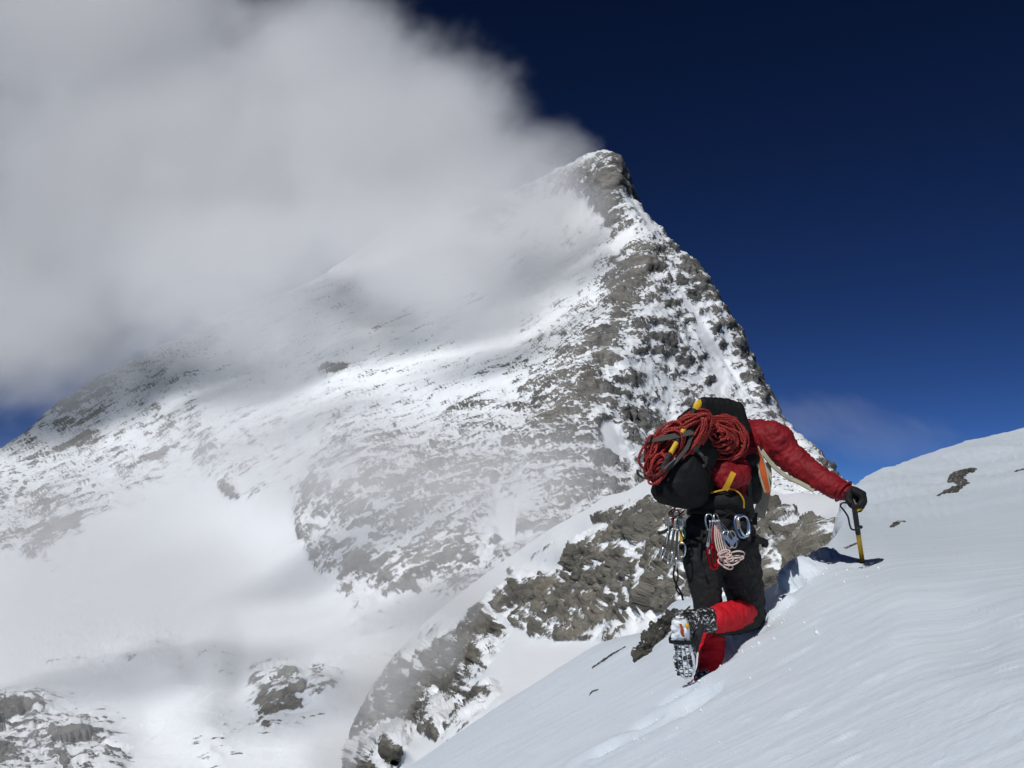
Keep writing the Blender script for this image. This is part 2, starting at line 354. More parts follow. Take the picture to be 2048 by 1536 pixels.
# ------------------------------------------------------------------ the rock rib behind the climber
rc_ = []
crest = [(1760, 1010, 34, -.2), (1690, 985, 36, -.2), (1600, 978, 40, .1), (1540, 985, 44, -.1), (1450, 955, 54, -.1), (1300, 948, 66, -.2), (1200, 990, 74, -.3), (1100, 1052, 82, -.3), (1000, 1120, 92, -.2), (930, 1172, 98, -.1), (850, 1238, 106, .1),
         (785, 1308, 112, .5), (742, 1370, 116, .6), (705, 1440, 120, .7), (682, 1530, 122, .7), (660, 1720, 124, .7)]
for (px, py, d, r) in crest: rc_.append(V(px, py, d, r))
for (px, py, d, r) in crest:
    rc_.append((px-90, py-90, px+20, py+60, d+22, .3)); rc_.append((px-180, py-180, px+40, py+190, d+40, .3))
for c in [ # snow band and the upper edge of the bare rock
    (1640, 1035, 31, .1), (1565, 1035, 33, .2), (1590, 1010, 36, -.2), (1545, 1020, 36, .35), (1500, 1030, 38, .5), (1400, 1010, 46, .5), (1310, 1000, 52, .55), (1230, 1022, 58, .3), (1180, 1050, 62, .1), (1120, 1090, 66, .25), (1100, 1140, 67, .4), (1040, 1152, 72, .55),
    (1010, 1170, 76, .5), (970, 1195, 80, .45), (900, 1245, 90, .4), (1250, 980, 66, -.2), (1130, 1060, 76, -.1), (1040, 1125, 82, 0), (1180, 1010, 73, -.2), (960, 1180, 88, .0),
    # face
    (1655, 1075, 29, .75), (1600, 1060, 31, .8), (1540, 1065, 33, .85), (1640, 1110, 28, .75), (1600, 1110, 29, .95), (1540, 1130, 30, .95), (1540, 1180, 29, .8), (1450, 1100, 38, .85), (1440, 1200, 36, .6), (1380, 1060, 45, .85), (1350, 1100, 46, .75), (1280, 1040, 51, .85),
    (1240, 1060, 54, .8), (1180, 1080, 57, .8), (1130, 1110, 61, .85), (1150, 1140, 58, .95), (1200, 1120, 54, .7), (1290, 1120, 48, .85), (1260, 1090, 51, .7), (1330, 1170, 44, .9), (1290, 1180, 46, .75), (1230, 1180, 51, .95), (1160, 1180, 56, .95), (1090, 1160, 63, .95),
    (1050, 1200, 64, .95), (1010, 1220, 67, .85), (960, 1225, 76, .6), (1100, 1220, 58, .95), (1180, 1230, 52, .95), (1260, 1230, 47, .8), (1340, 1235, 42, .6), (1230, 1270, 46, .75), (1160, 1270, 50, .75), (1100, 1260, 54, .7), (1050, 1240, 60, .6), (1020, 1260, 62, .5),
    (990, 1240, 68, .9), (940, 1270, 74, .85), (880, 1300, 86, .8), (820, 1330, 96, .8), (1000, 1290, 63, .8), (930, 1330, 70, .85), (860, 1380, 82, .85), (780, 1400, 100, .85), (740, 1460, 106, .8), (900, 1400, 70, .75), (820, 1450, 84, .8), (780, 1510, 90, .8), (720, 1560, 104, .75),
    # snow ramp at its foot, with the low rocks
    (1060, 1290, 55, .2), (1130, 1298, 50, .25), (1200, 1296, 46, .1), (1290, 1265, 42, .2), (1010, 1310, 54, -.3), (1100, 1330, 47, -.4), (1200, 1330, 41, -.3), (1350, 1270, 38, 0), (1020, 1370, 46, -.2), (980, 1330, 54, .5), (985, 1360, 50, .6), (950, 1360, 55, .3),
    (960, 1400, 47, .75), (900, 1430, 49, .55), (860, 1450, 51, .6), (1000, 1390, 44, .5), (930, 1430, 45, .75), (1040, 1400, 42, .1), (880, 1475, 44, .55), (850, 1470, 47, .4), (840, 1490, 46, -.1), (800, 1480, 50, .85), (780, 1500, 50, .8), (760, 1530, 50, .7), (820, 1520, 44, -.2), (790, 1560, 45, .3),
    (740, 1620, 48, .6), (900, 1520, 40, -.2), (1000, 1450, 39, -.2), (1200, 1400, 36, 0), (1400, 1320, 33, 0), (1600, 1230, 26, .3), (1720, 1120, 26, .2), (700, 1720, 50, .5), (900, 1720, 34, 0), (1200, 1560, 30, 0), (1500, 1400, 26, 0), (1760, 1250, 24, 0)]:
    rc_.append(V(*c))
pts, at, mask, X, Y = sheet(rc_, 480, 1760, 780, 1700, 2.2, 4)
H, W, _ = pts.shape
rk = strokes(at[..., 0], X, Y, [(1130, 1085, 1100, 1135, 9, -.3), (1180, 1030, 980, 1170, 6, .3), (1245, 1005, 1215, 1015, 8, -.3), (990, 1225, 1060, 1290, 7, -.9), (1060, 1290, 1190, 1290, 7, -.5), (1010, 1150, 930, 1215, 9, -.35), (1260, 1080, 1300, 1150, 14, -.32), (1110, 1130, 1150, 1145, 6, -.5),
    (1250, 1020, 1190, 1040, 7, .4), (1225, 1040, 1290, 1030, 10, .3), (1205, 1160, 1225, 1130, 12, .4), (960, 1370, 1000, 1330, 10, -.6), (900, 1440, 940, 1400, 7, -.6), (1570, 1055, 1545, 1000, 9, .5), (1560, 1045, 1590, 1025, 7, .6), (1615, 1055, 1660, 1045, 7, .5), (920, 1230, 830, 1300, 9, -.2)])
p = pts.reshape(-1, 3); rkf = np.clip(rk, 0, 1).reshape(-1); n = grid_normals(pts).reshape(-1, 3)
crestfade = np.clip((Y-np.interp(X, [c[0] for c in crest][::-1], [c[1] for c in crest][::-1]))/120, .02, 1)
sc_ = np.clip(np.linalg.norm(p, axis=1)/55, .5, 2.2)
amp = .03+.97*sstep(.25, .65, rkf)
q = p
big = ridged(q/9.0, 4, 103)-.45; mid = fbm(q/3.0, 4, 109, .55)
beds = fbm(axes_coords(q, (.9, .1, .28), (0, .4, 1), 7, 1.3, 3), 5, 131, .6)
blk = ridged(axes_coords(q, (.3, .3, .9), (1, .2, 0), 5, 1.9, 3), 4, 137, .55)-.45
wv_ = np.stack([fbm(q/2.2, 2, 401), fbm(q/2.2, 2, 403), fbm(q/2.2, 2, 405)], 1)*.3
BED = (.88, .12, .36)
bk1 = blocks(axes_coords(q, BED, (0, .4, 1), 6.0, 2.4, 3.2)+wv_, 411); bk2 = blocks(axes_coords(q, BED, (0, .4, 1), 1.9, .75, 1.1)+wv_*2, 421)
p2 = p+n*((big*.7+mid*.12+beds*.3+bk1*.5+bk2*.22)*sstep(0, .35, crestfade.reshape(-1))*amp*sc_**.5)[:, None]
n2 = grid_normals(blur(p2.reshape(H, W, 3), 1)).reshape(-1, 3)
fine = fbm(axes_coords(q, (.9, .1, .28), (0, .4, 1), 1.1, .26, .6), 4, 151, .62)
nzl = n2[:, 2].reshape(H, W); steep = (blur(nzl, 16)-nzl).reshape(-1)
crag = ridged(axes_coords(q, (.5, .3, .7), (1, .2, 0), 2.2, .7, 1.1), 5, 161, .6)-.45
rock = .5+(rkf-.64)*1.15+beds*.45+mid*.3+fine*.55+fbm(q/.5, 3, 157)*.2+steep*1.5*sstep(.15, .45, rkf)
rock = np.where(rkf < .05, rock-.35, rock)
p2 = p2+n2*((sstep(.35, .8, rock)*.10+fine*.10*amp+crag*.08*amp*sc_**.5+blocks(axes_coords(q, BED, (0, .4, 1), .8, .26, .45)+wv_*3, 431)*.10*amp))[:, None]
mt_rib = terrain_mat('rib_rock_and_snow', .11, (0.205, 0.195, 0.165), (0.265, 0.245, 0.20), STR, .13)
me = grid_mesh('rock_ridge', p2.reshape(H, W, 3), mask, {'rock': rock})
link('rock_ridge', me, mt_rib, kind='structure', label='bare brown rock rib with a snow crest behind the climber')

# ------------------------------------------------------------------ the snow slope in front
PA, PB, PH = .65, -.109, 1.4
def plane_d(px, py): return PH/(PA*(px-1024)/FPX+PB-(768-py)/FPX)
sl = []
edge = [(420, 1780), (620, 1650), (700, 1592), (850, 1500), (1000, 1402), (1180, 1288), (1340, 1186), (1430, 1182), (1526, 1172), (1618, 1118), (1672, 1075)]
for (px, py) in edge:
    d = plane_d(px, py); sl.append(V(px, py, d)); sl.append((px-70, py-90, px+10, py+70, d+1.2)); sl.append((px-150, py-200, px+60, py+330, d+3))
far = [(1690, 1000, 15), (1720, 975, 17), (1765, 940, 19), (1850, 915, 21), (1900, 898, 22), (1960, 876, 23), (2048, 858, 24), (2200, 815, 25), (2450, 760, 26), (2800, 700, 26), (3150, 650, 27), (3500, 610, 27)]
for (px, py, d) in far:
    sl.append(V(px, py, d)); sl.append((px-60, py-110, px-5, py+25, d+4)); sl.append((px-100, py-220, px-10, py+90, d+10))
for c in [(1685, 1035, 10.5), (1675, 1055, 7.4), (1740, 1030, 11.0), (1800, 1000, 13), (1900, 960, 15.5), (2048, 930, 16), (2250, 900, 17), (1900, 1010, 10), (2048, 990, 10), (2250, 980, 9), (1800, 1050, 8), (1800, 1090, 5.6), (1800, 1130, 4.7), (1730, 1075, 6.0), (2048, 1030, 7),
          (2048, 1100, 4.6), (2048, 1200, 3.55), (1920, 1100, 4.9), (1920, 1170, 4.1), (2250, 1030, 6.2), (2250, 1100, 4.1), (2250, 1200, 3.1), (2450, 900, 17), (2450, 1030, 5.8), (2450, 1200, 2.7), (2800, 860, 15), (2800, 1000, 5), (2800, 1150, 2.5), (3150, 830, 14), (3150, 980, 4.4), (3150, 1130, 2.2), (3500, 800, 13), (3500, 960, 4), (3500, 1120, 1.9)]:
    sl.append(V(*c))
for px in range(500, 3560, 100):
    for py in range(1080, 2400, 95):
        if px < 1670 and py < np.interp(px, [e[0] for e in edge], [e[1] for e in edge])+28: continue
        d = plane_d(px, py)
        if 0 < d < 8 and not (px > 1690 and py < 1150) and not (px > 1850 and py < 1290): sl.append(V(px, py, min(d, 9)))
pts, at, mask, X, Y = sheet(sl, 330, 3450, 480, 2300, 3.6, 5)
H, W, _ = pts.shape
p = pts.reshape(-1, 3); n = grid_normals(pts).reshape(-1, 3)
dist = np.linalg.norm(p, axis=1)
D_UP = U(1700., 1250., plane_d(1700, 1250))-U(1200., 1500., plane_d(1200, 1500))
NRM = n[np.argmin(np.abs(X.reshape(-1)-1600)+np.abs(Y.reshape(-1)-1350))]
a1 = axes_coords(p, D_UP, NRM, .9, 9, .16); a2 = axes_coords(p, D_UP, NRM, .35, 9, .05); a3 = axes_coords(p, D_UP, NRM, 3.0, 9, .6)
s1 = fbm(a1, 4, 201); s2 = fbm(a2, 3, 211); s3 = fbm(a3, 3, 221)
crust = sstep(.10, .22, s1+.25*s3)                          # wind crust broken into low steps
disp = s3*.007+s1*.0024*(.4+sstep(-.1, .3, s3))+s2*.0007+fbm(p/1.3, 3, 239)*.010+crust*.0026*sstep(-.2, .3, fbm(p/.8, 2, 237))+fbm(p/.035, 2, 231)*.0016+np.maximum(0, fbm(axes_coords(p, D_UP, NRM, .20, 5, .032), 2, 233)-.40)*.035
disp = disp*(.25+.75*sstep(.93, .995, n@NRM))
far_k = np.clip((dist-6)/10, 0, 1)
disp = disp*(1-far_k)+far_k*(fbm(p/2.6, 6, 241, .55)*.22+ridged(axes_coords(p, (1, 0, .35), NRM, 3.0, 1.2, .8), 3, 247)*.10)
p2 = p+n*disp[:, None]
SX, SY, SN = X.reshape(-1).copy(), Y.reshape(-1).copy(), n.copy()
def on_slope(px, py):
    k = int(np.argmin((SX-px)**2+(SY-py)**2)); return p2[k], SN[k]
def slope_d(px, py):
    q_, _ = on_slope(px, py); return float(q_@FWD)
def dent(px, py, rad, h, pw=2.0, el=None):
    global p2
    c, nn = on_slope(px, py); dv = p2-c
    if el is not None:
        e = np.array(el[0]); e = e/np.linalg.norm(e); al = dv@e; dv = dv-np.outer(al*(1-1/el[1]), e)
    r = np.linalg.norm(dv, axis=1)/rad
    nz = fbm(p2[r < 1.8]/.05, 3, 77)*.25 if (r < 1.8).any() else 0
    rr = r.copy(); rr[r < 1.8] += nz
    p2 = p2+SN*(h*np.exp(-rr**pw))[:, None]
# footsteps and lumps by the knee, the hole of the axe, old steps below
dent(1500, 1262, .10, -.04); dent(1428, 1312, .14, -.13, 3); dent(1390, 1350, .06, -.03)
dent(1600, 1150, .12, .10, 4); dent(1640, 1112, .09, .06, 4); dent(1570, 1205, .06, .045, 4); dent(1545, 1225, .05, .03, 3); dent(1590, 1170, .05, -.05, 4)
dent(1380, 1400, .06, -.03, 3, (D_UP, 2.5)); dent(1340, 1420, .05, .025, 3, (D_UP, 3)); dent(1310, 1445, .10, -.02, 3, (D_UP, 3)); dent(1210, 1490, .06, .02, 3, (D_UP, 4))
dent(1724, 1116, .02, -.015); dent(1712, 1124, .03, .012, 3)
for (x_, y_) in [(1350, 1396), (1290, 1446), (1215, 1500), (1130, 1556)]:     # the track that leads up to the boot
    dent(x_, y_, .05, -.028, 4, (D_UP, 1.9)); dent(x_-16, y_+14, .045, .014, 3, (D_UP, 2)); dent(x_+24, y_-6, .035, .010, 3, (D_UP, 2))
dent(1450, 1262, .05, .02, 3, (D_UP, 2)); dent(1475, 1292, .05, .02, 3, (D_UP, 3))
m, ntm, b = new_mat('wind_packed_snow')
geo = nd(ntm, 'NewGeometry'); pos = geo.outputs['Position']
mp = nd(ntm, 'Mapping'); mp.vector_type = 'TEXTURE'
q_ = Vector(D_UP).normalized(); zz = Vector(NRM); zz = (zz-q_*q_.dot(zz)).normalized(); yy = zz.cross(q_)
mp.inputs['Rotation'].default_value = Matrix((q_, yy, zz)).transposed().to_euler(); mp.inputs['Scale'].default_value = (.5, .06, 5)
ntm.links.new(pos, mp.inputs['Vector'])
nA = noise(ntm, mp.outputs[0], 1.0, 6, .62, .3); nB = noise(ntm, pos, 60, 4, .65); nC = noise(ntm, pos, 1.2, 4, .5)
sock(ntm, b.inputs['Base Color'], mixc(ntm, smap(ntm, nA, .3, .75), (0.64, 0.715, 0.785), (0.72, 0.785, 0.845)))
b.inputs['Roughness'].default_value = .5; b.inputs['Specular IOR Level'].default_value = .35
b.inputs['Subsurface Weight'].default_value = 0.0
bn = bump(ntm, nA, .25, .02); ntm.links.new(bump(ntm, nB, .35, .006, bn), b.inputs['Normal'])
m_snow = m
me = grid_mesh('snow_slope', p2.reshape(H, W, 3), mask, {})
link('snow_slope', me, m_snow, kind='structure', label='steep wind-packed snow slope under the climber')
print('terrain', round(time.time()-T0, 1))

# ------------------------------------------------------------------ blobs: unions of spheres, remeshed into one skin
_ico = {}
def ico(sub):
    if sub not in _ico:
        bm = bmesh.new(); bmesh.ops.create_icosphere(bm, subdivisions=sub, radius=1)
        _ico[sub] = (np.array([v.co[:] for v in bm.verts]), np.array([[v.index for v in f.verts] for f in bm.faces])); bm.free()
    return _ico[sub]
def spheres_mesh(balls, sub=2):
    """balls: (centre, radius or (rx,ry,rz) or 3x3 matrix)"""
    v0, f0 = ico(sub); vv = []; ff = []; k = 0
    for c, r in balls:
        r = np.array(r, float)
        v = v0@r.T if r.ndim == 2 else v0*r
        vv.append(v+np.array(c, float)); ff.append(f0+k); k += len(v0)
    return np.concatenate(vv), np.concatenate(ff)
def evaluated(me, mods):
    o = bpy.data.objects.new('tmp', me); C.objects.link(o)
    for t, kw in mods:
        mo = o.modifiers.new('m', t)
        for k, v in kw.items(): setattr(mo, k, v)
    dg = bpy.context.evaluated_depsgraph_get(); dg.update()
    r = bpy.data.meshes.new_from_object(o.evaluated_get(dg), depsgraph=dg)
    bpy.data.objects.remove(o); bpy.data.meshes.remove(me)
    return r
def skin(balls, voxel, smooth=4, sub=2, extra=None):
    v, f = spheres_mesh(balls, sub)
    if extra:
        for (ev, ef) in extra: f = np.concatenate([f, ef+len(v)]); v = np.concatenate([v, ev])
    me = mesh_np('skin', v, f)
    me = evaluated(me, [('REMESH', dict(mode='VOXEL', voxel_size=voxel, use_smooth_shade=True)), ('SMOOTH', dict(factor=.5, iterations=smooth))])
    return me

# ------------------------------------------------------------------ cloud and blowing snow (real volumes)
def blob_list(lst):
    out = []
    for (px, py, d, rx, rz, ry, *_) in lst: out.append((np.array(P(px, py, d)), (rx*d/FPX, ry, rz*d/FPX)))
    return out
def air(name, lst, dens, scale, seedv, label, lo=.12, hi=.75, namp=.9, stretch=(1, 1, 1), rot=(0, 0, 0), warp=.5, aniso=.35, voxel=None, col=(.97, .97, 1.0), grow=1.0, step=1.0, nscale=2.2):
    bl = blob_list(lst)
    me = skin([(c, np.array(r)*grow) for c, r in bl], voxel or scale*.3, 6, 3)
    m = bpy.data.materials.new(name+'_vapour'); m.use_nodes = True; nt = m.node_tree
    for n in list(nt.nodes): nt.nodes.remove(n)
    out = nd(nt, 'OutputMaterial'); geo = nd(nt, 'NewGeometry'); pos = geo.outputs['Position']
    mp = nd(nt, 'Mapping'); mp.vector_type = 'TEXTURE'; mp.inputs['Rotation'].default_value = rot
    mp.inputs['Scale'].default_value = [scale*x for x in stretch]; mp.inputs['Location'].default_value = seedv
    nt.links.new(pos, mp.inputs['Vector'])
    wn = nd(nt, 'TexNoise'); wn.inputs['Scale'].default_value = .9; wn.inputs['Detail'].default_value = 1; nt.links.new(mp.outputs[0], wn.inputs['Vector'])
    wv = vmth(nt, 'SUBTRACT', wn.outputs['Color'], (.5, .5, .5))
    sc1 = nd(nt, 'VectorMath', operation='SCALE'); nt.links.new(wv, sc1.inputs[0]); sc1.inputs['Scale'].default_value = scale*warp
    wpos = vmth(nt, 'ADD', pos, sc1.outputs[0])
    tot = None
    for (c, r), row in zip(bl, lst):
        d = vmth(nt, 'LENGTH', vmth(nt, 'MULTIPLY', vmth(nt, 'SUBTRACT', wpos, tuple(c)), tuple(1/x for x in r)))
        s_ = smap(nt, d, .15, 1.0, row[6] if len(row) > 6 else 1.0, 0.0)
        tot = s_ if tot is None else mth(nt, 'MAXIMUM', tot, s_)
    n1 = noise(nt, mp.outputs[0], nscale, 4, .62)
    v = mth(nt, 'ADD', tot, mth(nt, 'MULTIPLY', mth(nt, 'SUBTRACT', n1, .55), namp))
    v = mth(nt, 'MULTIPLY', smap(nt, v, lo, hi), smap(nt, tot, 0.0, .12))
    vol = nd(nt, 'VolumeScatter'); vol.inputs['Color'].default_value = (*col, 1); vol.inputs['Anisotropy'].default_value = aniso
    sock(nt, vol.inputs['Density'], mth(nt, 'MULTIPLY', v, dens))
    nt.links.new(vol.outputs[0], out.inputs['Volume'])
    m.cycles.volume_step_rate = step
    return link(name, me, m, label=label, kind='stuff')
air('cloud', [(330, 320, 1250, 700, 450, 190), (740, 290, 1220, 440, 350, 160), (960, 380, 1180, 300, 260, 130, .9), (1120, 430, 1130, 190, 150, 80, .85), (60, 570, 1280, 500, 370, 180, .85), (850, 270, 1200, 310, 260, 120), (450, 530, 1150, 500, 280, 150, .75),
    (930, 590, 980, 380, 190, 120, .62), (1140, 530, 1000, 170, 100, 70, .65), (150, 60, 1250, 560, 300, 150), (640, 130, 1240, 360, 230, 120), (1090, 310, 1170, 165, 120, 60), (560, 690, 960, 480, 150, 90, .5), (800, 470, 1130, 420, 220, 150, .8)],
    .024, 110.0, (40, 10, 5), 'grey banner cloud streaming off the summit', lo=.05, hi=1.0, namp=.72, stretch=(1.3, 1.2, .8), rot=(0, -.6, 0), aniso=-.1, step=.55, col=(.925, .942, .99), nscale=3.2)
air('spindrift', [(760, 1380, 84, 190, 130, 12), (960, 1200, 76, 280, 100, 12), (700, 1500, 80, 160, 110, 10), (1120, 1090, 78, 180, 70, 10), (850, 1300, 70, 200, 110, 8)],
    .080, 6.0, (3, 1, 2), 'thin veil of blown snow over the rock rib', lo=.05, hi=.9, namp=1.0, stretch=(1.6, 1, .7), rot=(0, -.6, 0), aniso=-.1)
air('snow_mist', [(850, 1010, 520, 480, 240, 60), (520, 1230, 420, 480, 250, 50), (150, 1150, 480, 500, 400, 70), (1080, 960, 560, 300, 190, 45), (100, 1430, 330, 320, 180, 30, .6), (560, 900, 640, 500, 200, 70)],
    .0160, 45.0, (3, 1, 2), 'pale mist of wind-blown snow over the basin', lo=.0, hi=1.0, namp=.55, stretch=(1.6, 1, .7), rot=(0, -.6, 0), aniso=-.1, col=(.99, .99, .995))
air('blowing_snow', [(1640, 840, 700, 230, 90, 25), (1780, 880, 690, 220, 80, 20)], .0055, 22.0, (1, 5, 2), 'faint wisp of blown snow in the sky over the right snow skyline', lo=.1, hi=1.0, namp=1.1, stretch=(2.0, 1, .6), rot=(0, .6, 0), aniso=-.1)
print('air', round(time.time()-T0, 1))
#CLIMBER
# ------------------------------------------------------------------ tools for the figure and the gear
def limb(lst, dens=3.0):
    """balls strung along (px, py, depth, radius in photo pixels)"""
    out = []
    for a, b in zip(lst[:-1], lst[1:]):
        A = np.array(P(*a[:3])); B = np.array(P(*b[:3])); ra = a[3]*a[2]/FPX; rb = b[3]*b[2]/FPX
        n = max(2, int(np.linalg.norm(B-A)/min(ra, rb)*dens))
        for t in np.linspace(0, 1, n): out.append((A+(B-A)*t, ra+(rb-ra)*t))
    if len(lst) == 1:
        a = lst[0]; out.append((np.array(P(*a[:3])), a[3]*a[2]/FPX))
    return out
def mverts(me):
    v = np.empty(len(me.vertices)*3, np.float32); me.vertices.foreach_get('co', v); n = np.empty_like(v)
    me.vertex_normals.foreach_get('vector', n)
    return v.reshape(-1, 3).astype(float), n.reshape(-1, 3).astype(float)
def setverts(me, v): me.vertices.foreach_set('co', v.astype(np.float32).ravel()); me.update()
def wrinkle(me, amp, lng, axis=None, seed=0, amp2=0.0):
    """cloth folds: rings across the limb's axis, plus soft creases"""
    v, n = mverts(me)
    if axis is None: q = v/lng
    else:
        side = np.cross(axis, (0.3, 1, 0.1)); q = axes_coords(v, axis, side, lng, lng*3.2, lng*3.2)
    f = np.abs(fbm(q+fbm(v/(lng*3), 2, seed+5)[:, None]*.5, 3, seed, .5))
    d = (f-.25)*amp*2+fbm(v/(lng*2.4), 2, seed+9)*amp2
    setverts(me, v+n*d[:, None])
def frames(pts, up=(0, 0, 1)):
    pts = np.array(pts, float); t = np.gradient(pts, axis=0); t /= np.linalg.norm(t, axis=1, keepdims=True)+1e-12
    nrm = np.array(up, float); N = []
    for k in range(len(pts)):
        nrm = nrm-t[k]*(nrm@t[k]); l = np.linalg.norm(nrm)
        if l < 1e-6: nrm = np.cross(t[k], (1, 0.2, 0.3)); l = np.linalg.norm(nrm)
        nrm = nrm/l; N.append(nrm)
    N = np.array(N); return pts, t, N, np.cross(t, N)
def spline(pts, n):
    """Catmull-Rom through the points"""
    p = np.array(pts, float); p = np.vstack([2*p[0]-p[1], p, 2*p[-1]-p[-2]]); m = len(p)-3; out = []
    for x in np.linspace(0, m-1e-6, n):
        k = int(x); t = x-k; a, b, c, d = p[k:k+4]
        out.append(.5*((2*b)+(-a+c)*t+(2*a-5*b+4*c-d)*t*t+(-a+3*b-3*c+d)*t**3))
    return np.array(out)
def sweep(pts, ru, rv, seg=8, closed=False, up=(0, 0, 1), uv=False):
    """tube or strap with an elliptic section; ru along the frame normal, rv across. numbers or arrays"""
    pts, t, N, B = frames(pts, up)
    if closed:
        t = (np.roll(pts, -1, 0)-np.roll(pts, 1, 0)); t /= np.linalg.norm(t, axis=1, keepdims=True)
        N = N-t*(N*t).sum(1)[:, None]; N /= np.linalg.norm(N, axis=1, keepdims=True); B = np.cross(t, N)
    k = len(pts); an = np.arange(seg)*2*math.pi/seg+math.pi/seg
    ru = np.broadcast_to(ru, k)[:, None, None]; rv = np.broadcast_to(rv, k)[:, None, None]
    cs, sn = np.cos(an), np.sin(an)
    if seg == 4: cs = np.sign(cs); sn = np.sign(sn)
    v = pts[:, None]+N[:, None]*cs[None, :, None]*ru+B[:, None]*sn[None, :, None]*rv
    i = np.arange(k if closed else k-1); j = (i+1) % k
    s = np.arange(seg); s2 = (s+1) % seg
    q = np.stack([i[:, None]*seg+s, i[:, None]*seg+s2, j[:, None]*seg+s2, j[:, None]*seg+s], -1).reshape(-1, 4)
    v = v.reshape(-1, 3)
    if not closed:                                           # rounded-off ends: fans as quads with a doubled tip
        nv = len(v); v = np.vstack([v, pts[0], pts[-1]]); last = (k-1)*seg
        c0 = np.stack([np.full(seg//2, nv), (s[1::2]+1) % seg, s[1::2], s[0::2]], -1)
        c1 = np.stack([np.full(seg//2, nv+1), last+s[0::2], last+s[1::2], last+(s[1::2]+1) % seg], -1)
        q = np.vstack([q, c0, c1])
    if uv:
        L = np.concatenate([[0], np.cumsum(np.linalg.norm(np.diff(pts, axis=0), axis=1))])
        return v, q, (np.repeat(L, seg), np.tile(an, k))
    return v, q
def join(parts):
    vv = []; qq = []; k = 0
    for v, q in parts: vv.append(v); qq.append(q+k); k += len(v)
    return np.vstack(vv), np.vstack(qq)
def qmesh(name, vq, smooth=True): return mesh_np(name, vq[0], vq[1], smooth)
def K(lst): return [np.array(P(*a)) for a in lst]
def thing(name, loc, label, cat, group=None):
    o = bpy.data.objects.new(name, None); C.objects.link(o); o.location = loc; o.empty_display_size = .05
    o['label'] = label; o['category'] = cat
    if group: o['group'] = group
    return o
def part(name, me, mat, parent, label=None):
    """a part whose mesh is in world coordinates, hung under its thing"""
    o = link(name, me, mat, parent, label)
    bpy.context.view_layer.update()
    o.matrix_parent_inverse = parent.matrix_world.inverted()
    return o
def box_quads(c, ax, ay, az):
    c = np.array(c, float); v = np.array([c+sx*np.array(ax)+sy*np.array(ay)+sz*np.array(az) for sx in (-1, 1) for sy in (-1, 1) for sz in (-1, 1)])
    return v, np.array([[0, 1, 3, 2], [4, 6, 7, 5], [0, 4, 5, 1], [2, 3, 7, 6], [0, 2, 6, 4], [1, 5, 7, 3]])
def unit(v): v = np.array(v, float); return v/np.linalg.norm(v)

def fabric(name, col, col2=None, rough=.8, weave=900, wst=.25, sheen=0.0, snow=0.0):
    m, nt, b = new_mat(name)
    geo = nd(nt, 'NewGeometry'); pos = geo.outputs['Position']
    n1 = noise(nt, pos, 14, 4, .55); n2 = noise(nt, pos, weave, 2, .5); n3 = noise(nt, pos, 70, 3, .6)
    c = mixc(nt, smap(nt, n1, .3, .7), col, col2 or tuple(x*.72 for x in col))
    if snow:
        c = mixc(nt, smap(nt, mth(nt, 'ADD', mth(nt, 'MULTIPLY', n3, .6), mth(nt, 'MULTIPLY', n1, .4)), 1-snow, 1.02-snow), c, SNOW)
    sock(nt, b.inputs['Base Color'], c); b.inputs['Roughness'].default_value = rough; b.inputs['Specular IOR Level'].default_value = .3
    b.inputs['Sheen Weight'].default_value = sheen
    nt.links.new(bump(nt, n2, wst, .002, bump(nt, n3, .35, .004)), b.inputs['Normal'])
    return m
def metal(name, col, rough=.28, met=1.0):
    m, nt, b = new_mat(name); geo = nd(nt, 'NewGeometry'); n1 = noise(nt, geo.outputs['Position'], 160, 3, .6)
    sock(nt, b.inputs['Base Color'], mixc(nt, smap(nt, n1, .35, .75), col, tuple(x*.6 for x in col)))
    b.inputs['Metallic'].default_value = met; sock(nt, b.inputs['Roughness'], smap(nt, n1, .2, .8, rough, rough+.2)); return m
M_red = fabric('jacket_red', (0.25, 0.008, 0.014), (0.18, 0.006, 0.010), .66)
M_gaiter = fabric('gaiter_red', (0.62, 0.008, 0.020), (0.48, 0.006, 0.015), .75, snow=.27)
M_black = fabric('trouser_black', (0.014, 0.014, 0.015), (0.022, 0.021, 0.020), .8)
M_pack = fabric('pack_black', (0.004, 0.004, 0.0045), (0.007, 0.007, 0.007), .75, 600)
M_glove = fabric('glove_black', (0.008, 0.008, 0.009), (0.014, 0.013, 0.013), .7)
M_web = fabric('webbing_grey', (0.075, 0.075, 0.068), (0.05, 0.05, 0.045), .75)
M_webblk = fabric('webbing_black', (0.012, 0.012, 0.012), None, .75)
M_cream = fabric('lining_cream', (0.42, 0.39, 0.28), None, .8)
M_orange = fabric('trim_orange', (0.55, 0.10, 0.02), None, .7)
M_yellow = fabric('webbing_yellow', (0.62, 0.33, 0.015), None, .7)
M_pink = fabric('cord_pink', (0.62, 0.42, 0.38), (0.70, 0.58, 0.52), .8)
M_skin = fabric('base_layer', (0.03, 0.03, 0.034), None, .8)
M_steel = metal('steel', (0.62, 0.63, 0.65))
M_alu = metal('aluminium', (0.75, 0.76, 0.78), .22)
M_redmet = metal('red_aluminium', (0.55, 0.02, 0.03), .3)
M_bluemet = metal('blue_aluminium', (0.28, 0.42, 0.62), .25)
def paint(name, col, rough=.42):
    m, nt, b = new_mat(name); geo = nd(nt, 'NewGeometry'); n1 = noise(nt, geo.outputs['Position'], 90, 4, .6)
    sock(nt, b.inputs['Base Color'], mixc(nt, smap(nt, n1, .5, .8), col, tuple(x*.65 for x in col))); sock(nt, b.inputs['Roughness'], smap(nt, n1, .3, .7, rough, rough+.2)); return m
M_ypaint = paint('yellow_paint', (0.70, 0.42, 0.015)); M_kpaint = paint('black_rubber', (0.012, 0.012, 0.012), .6)
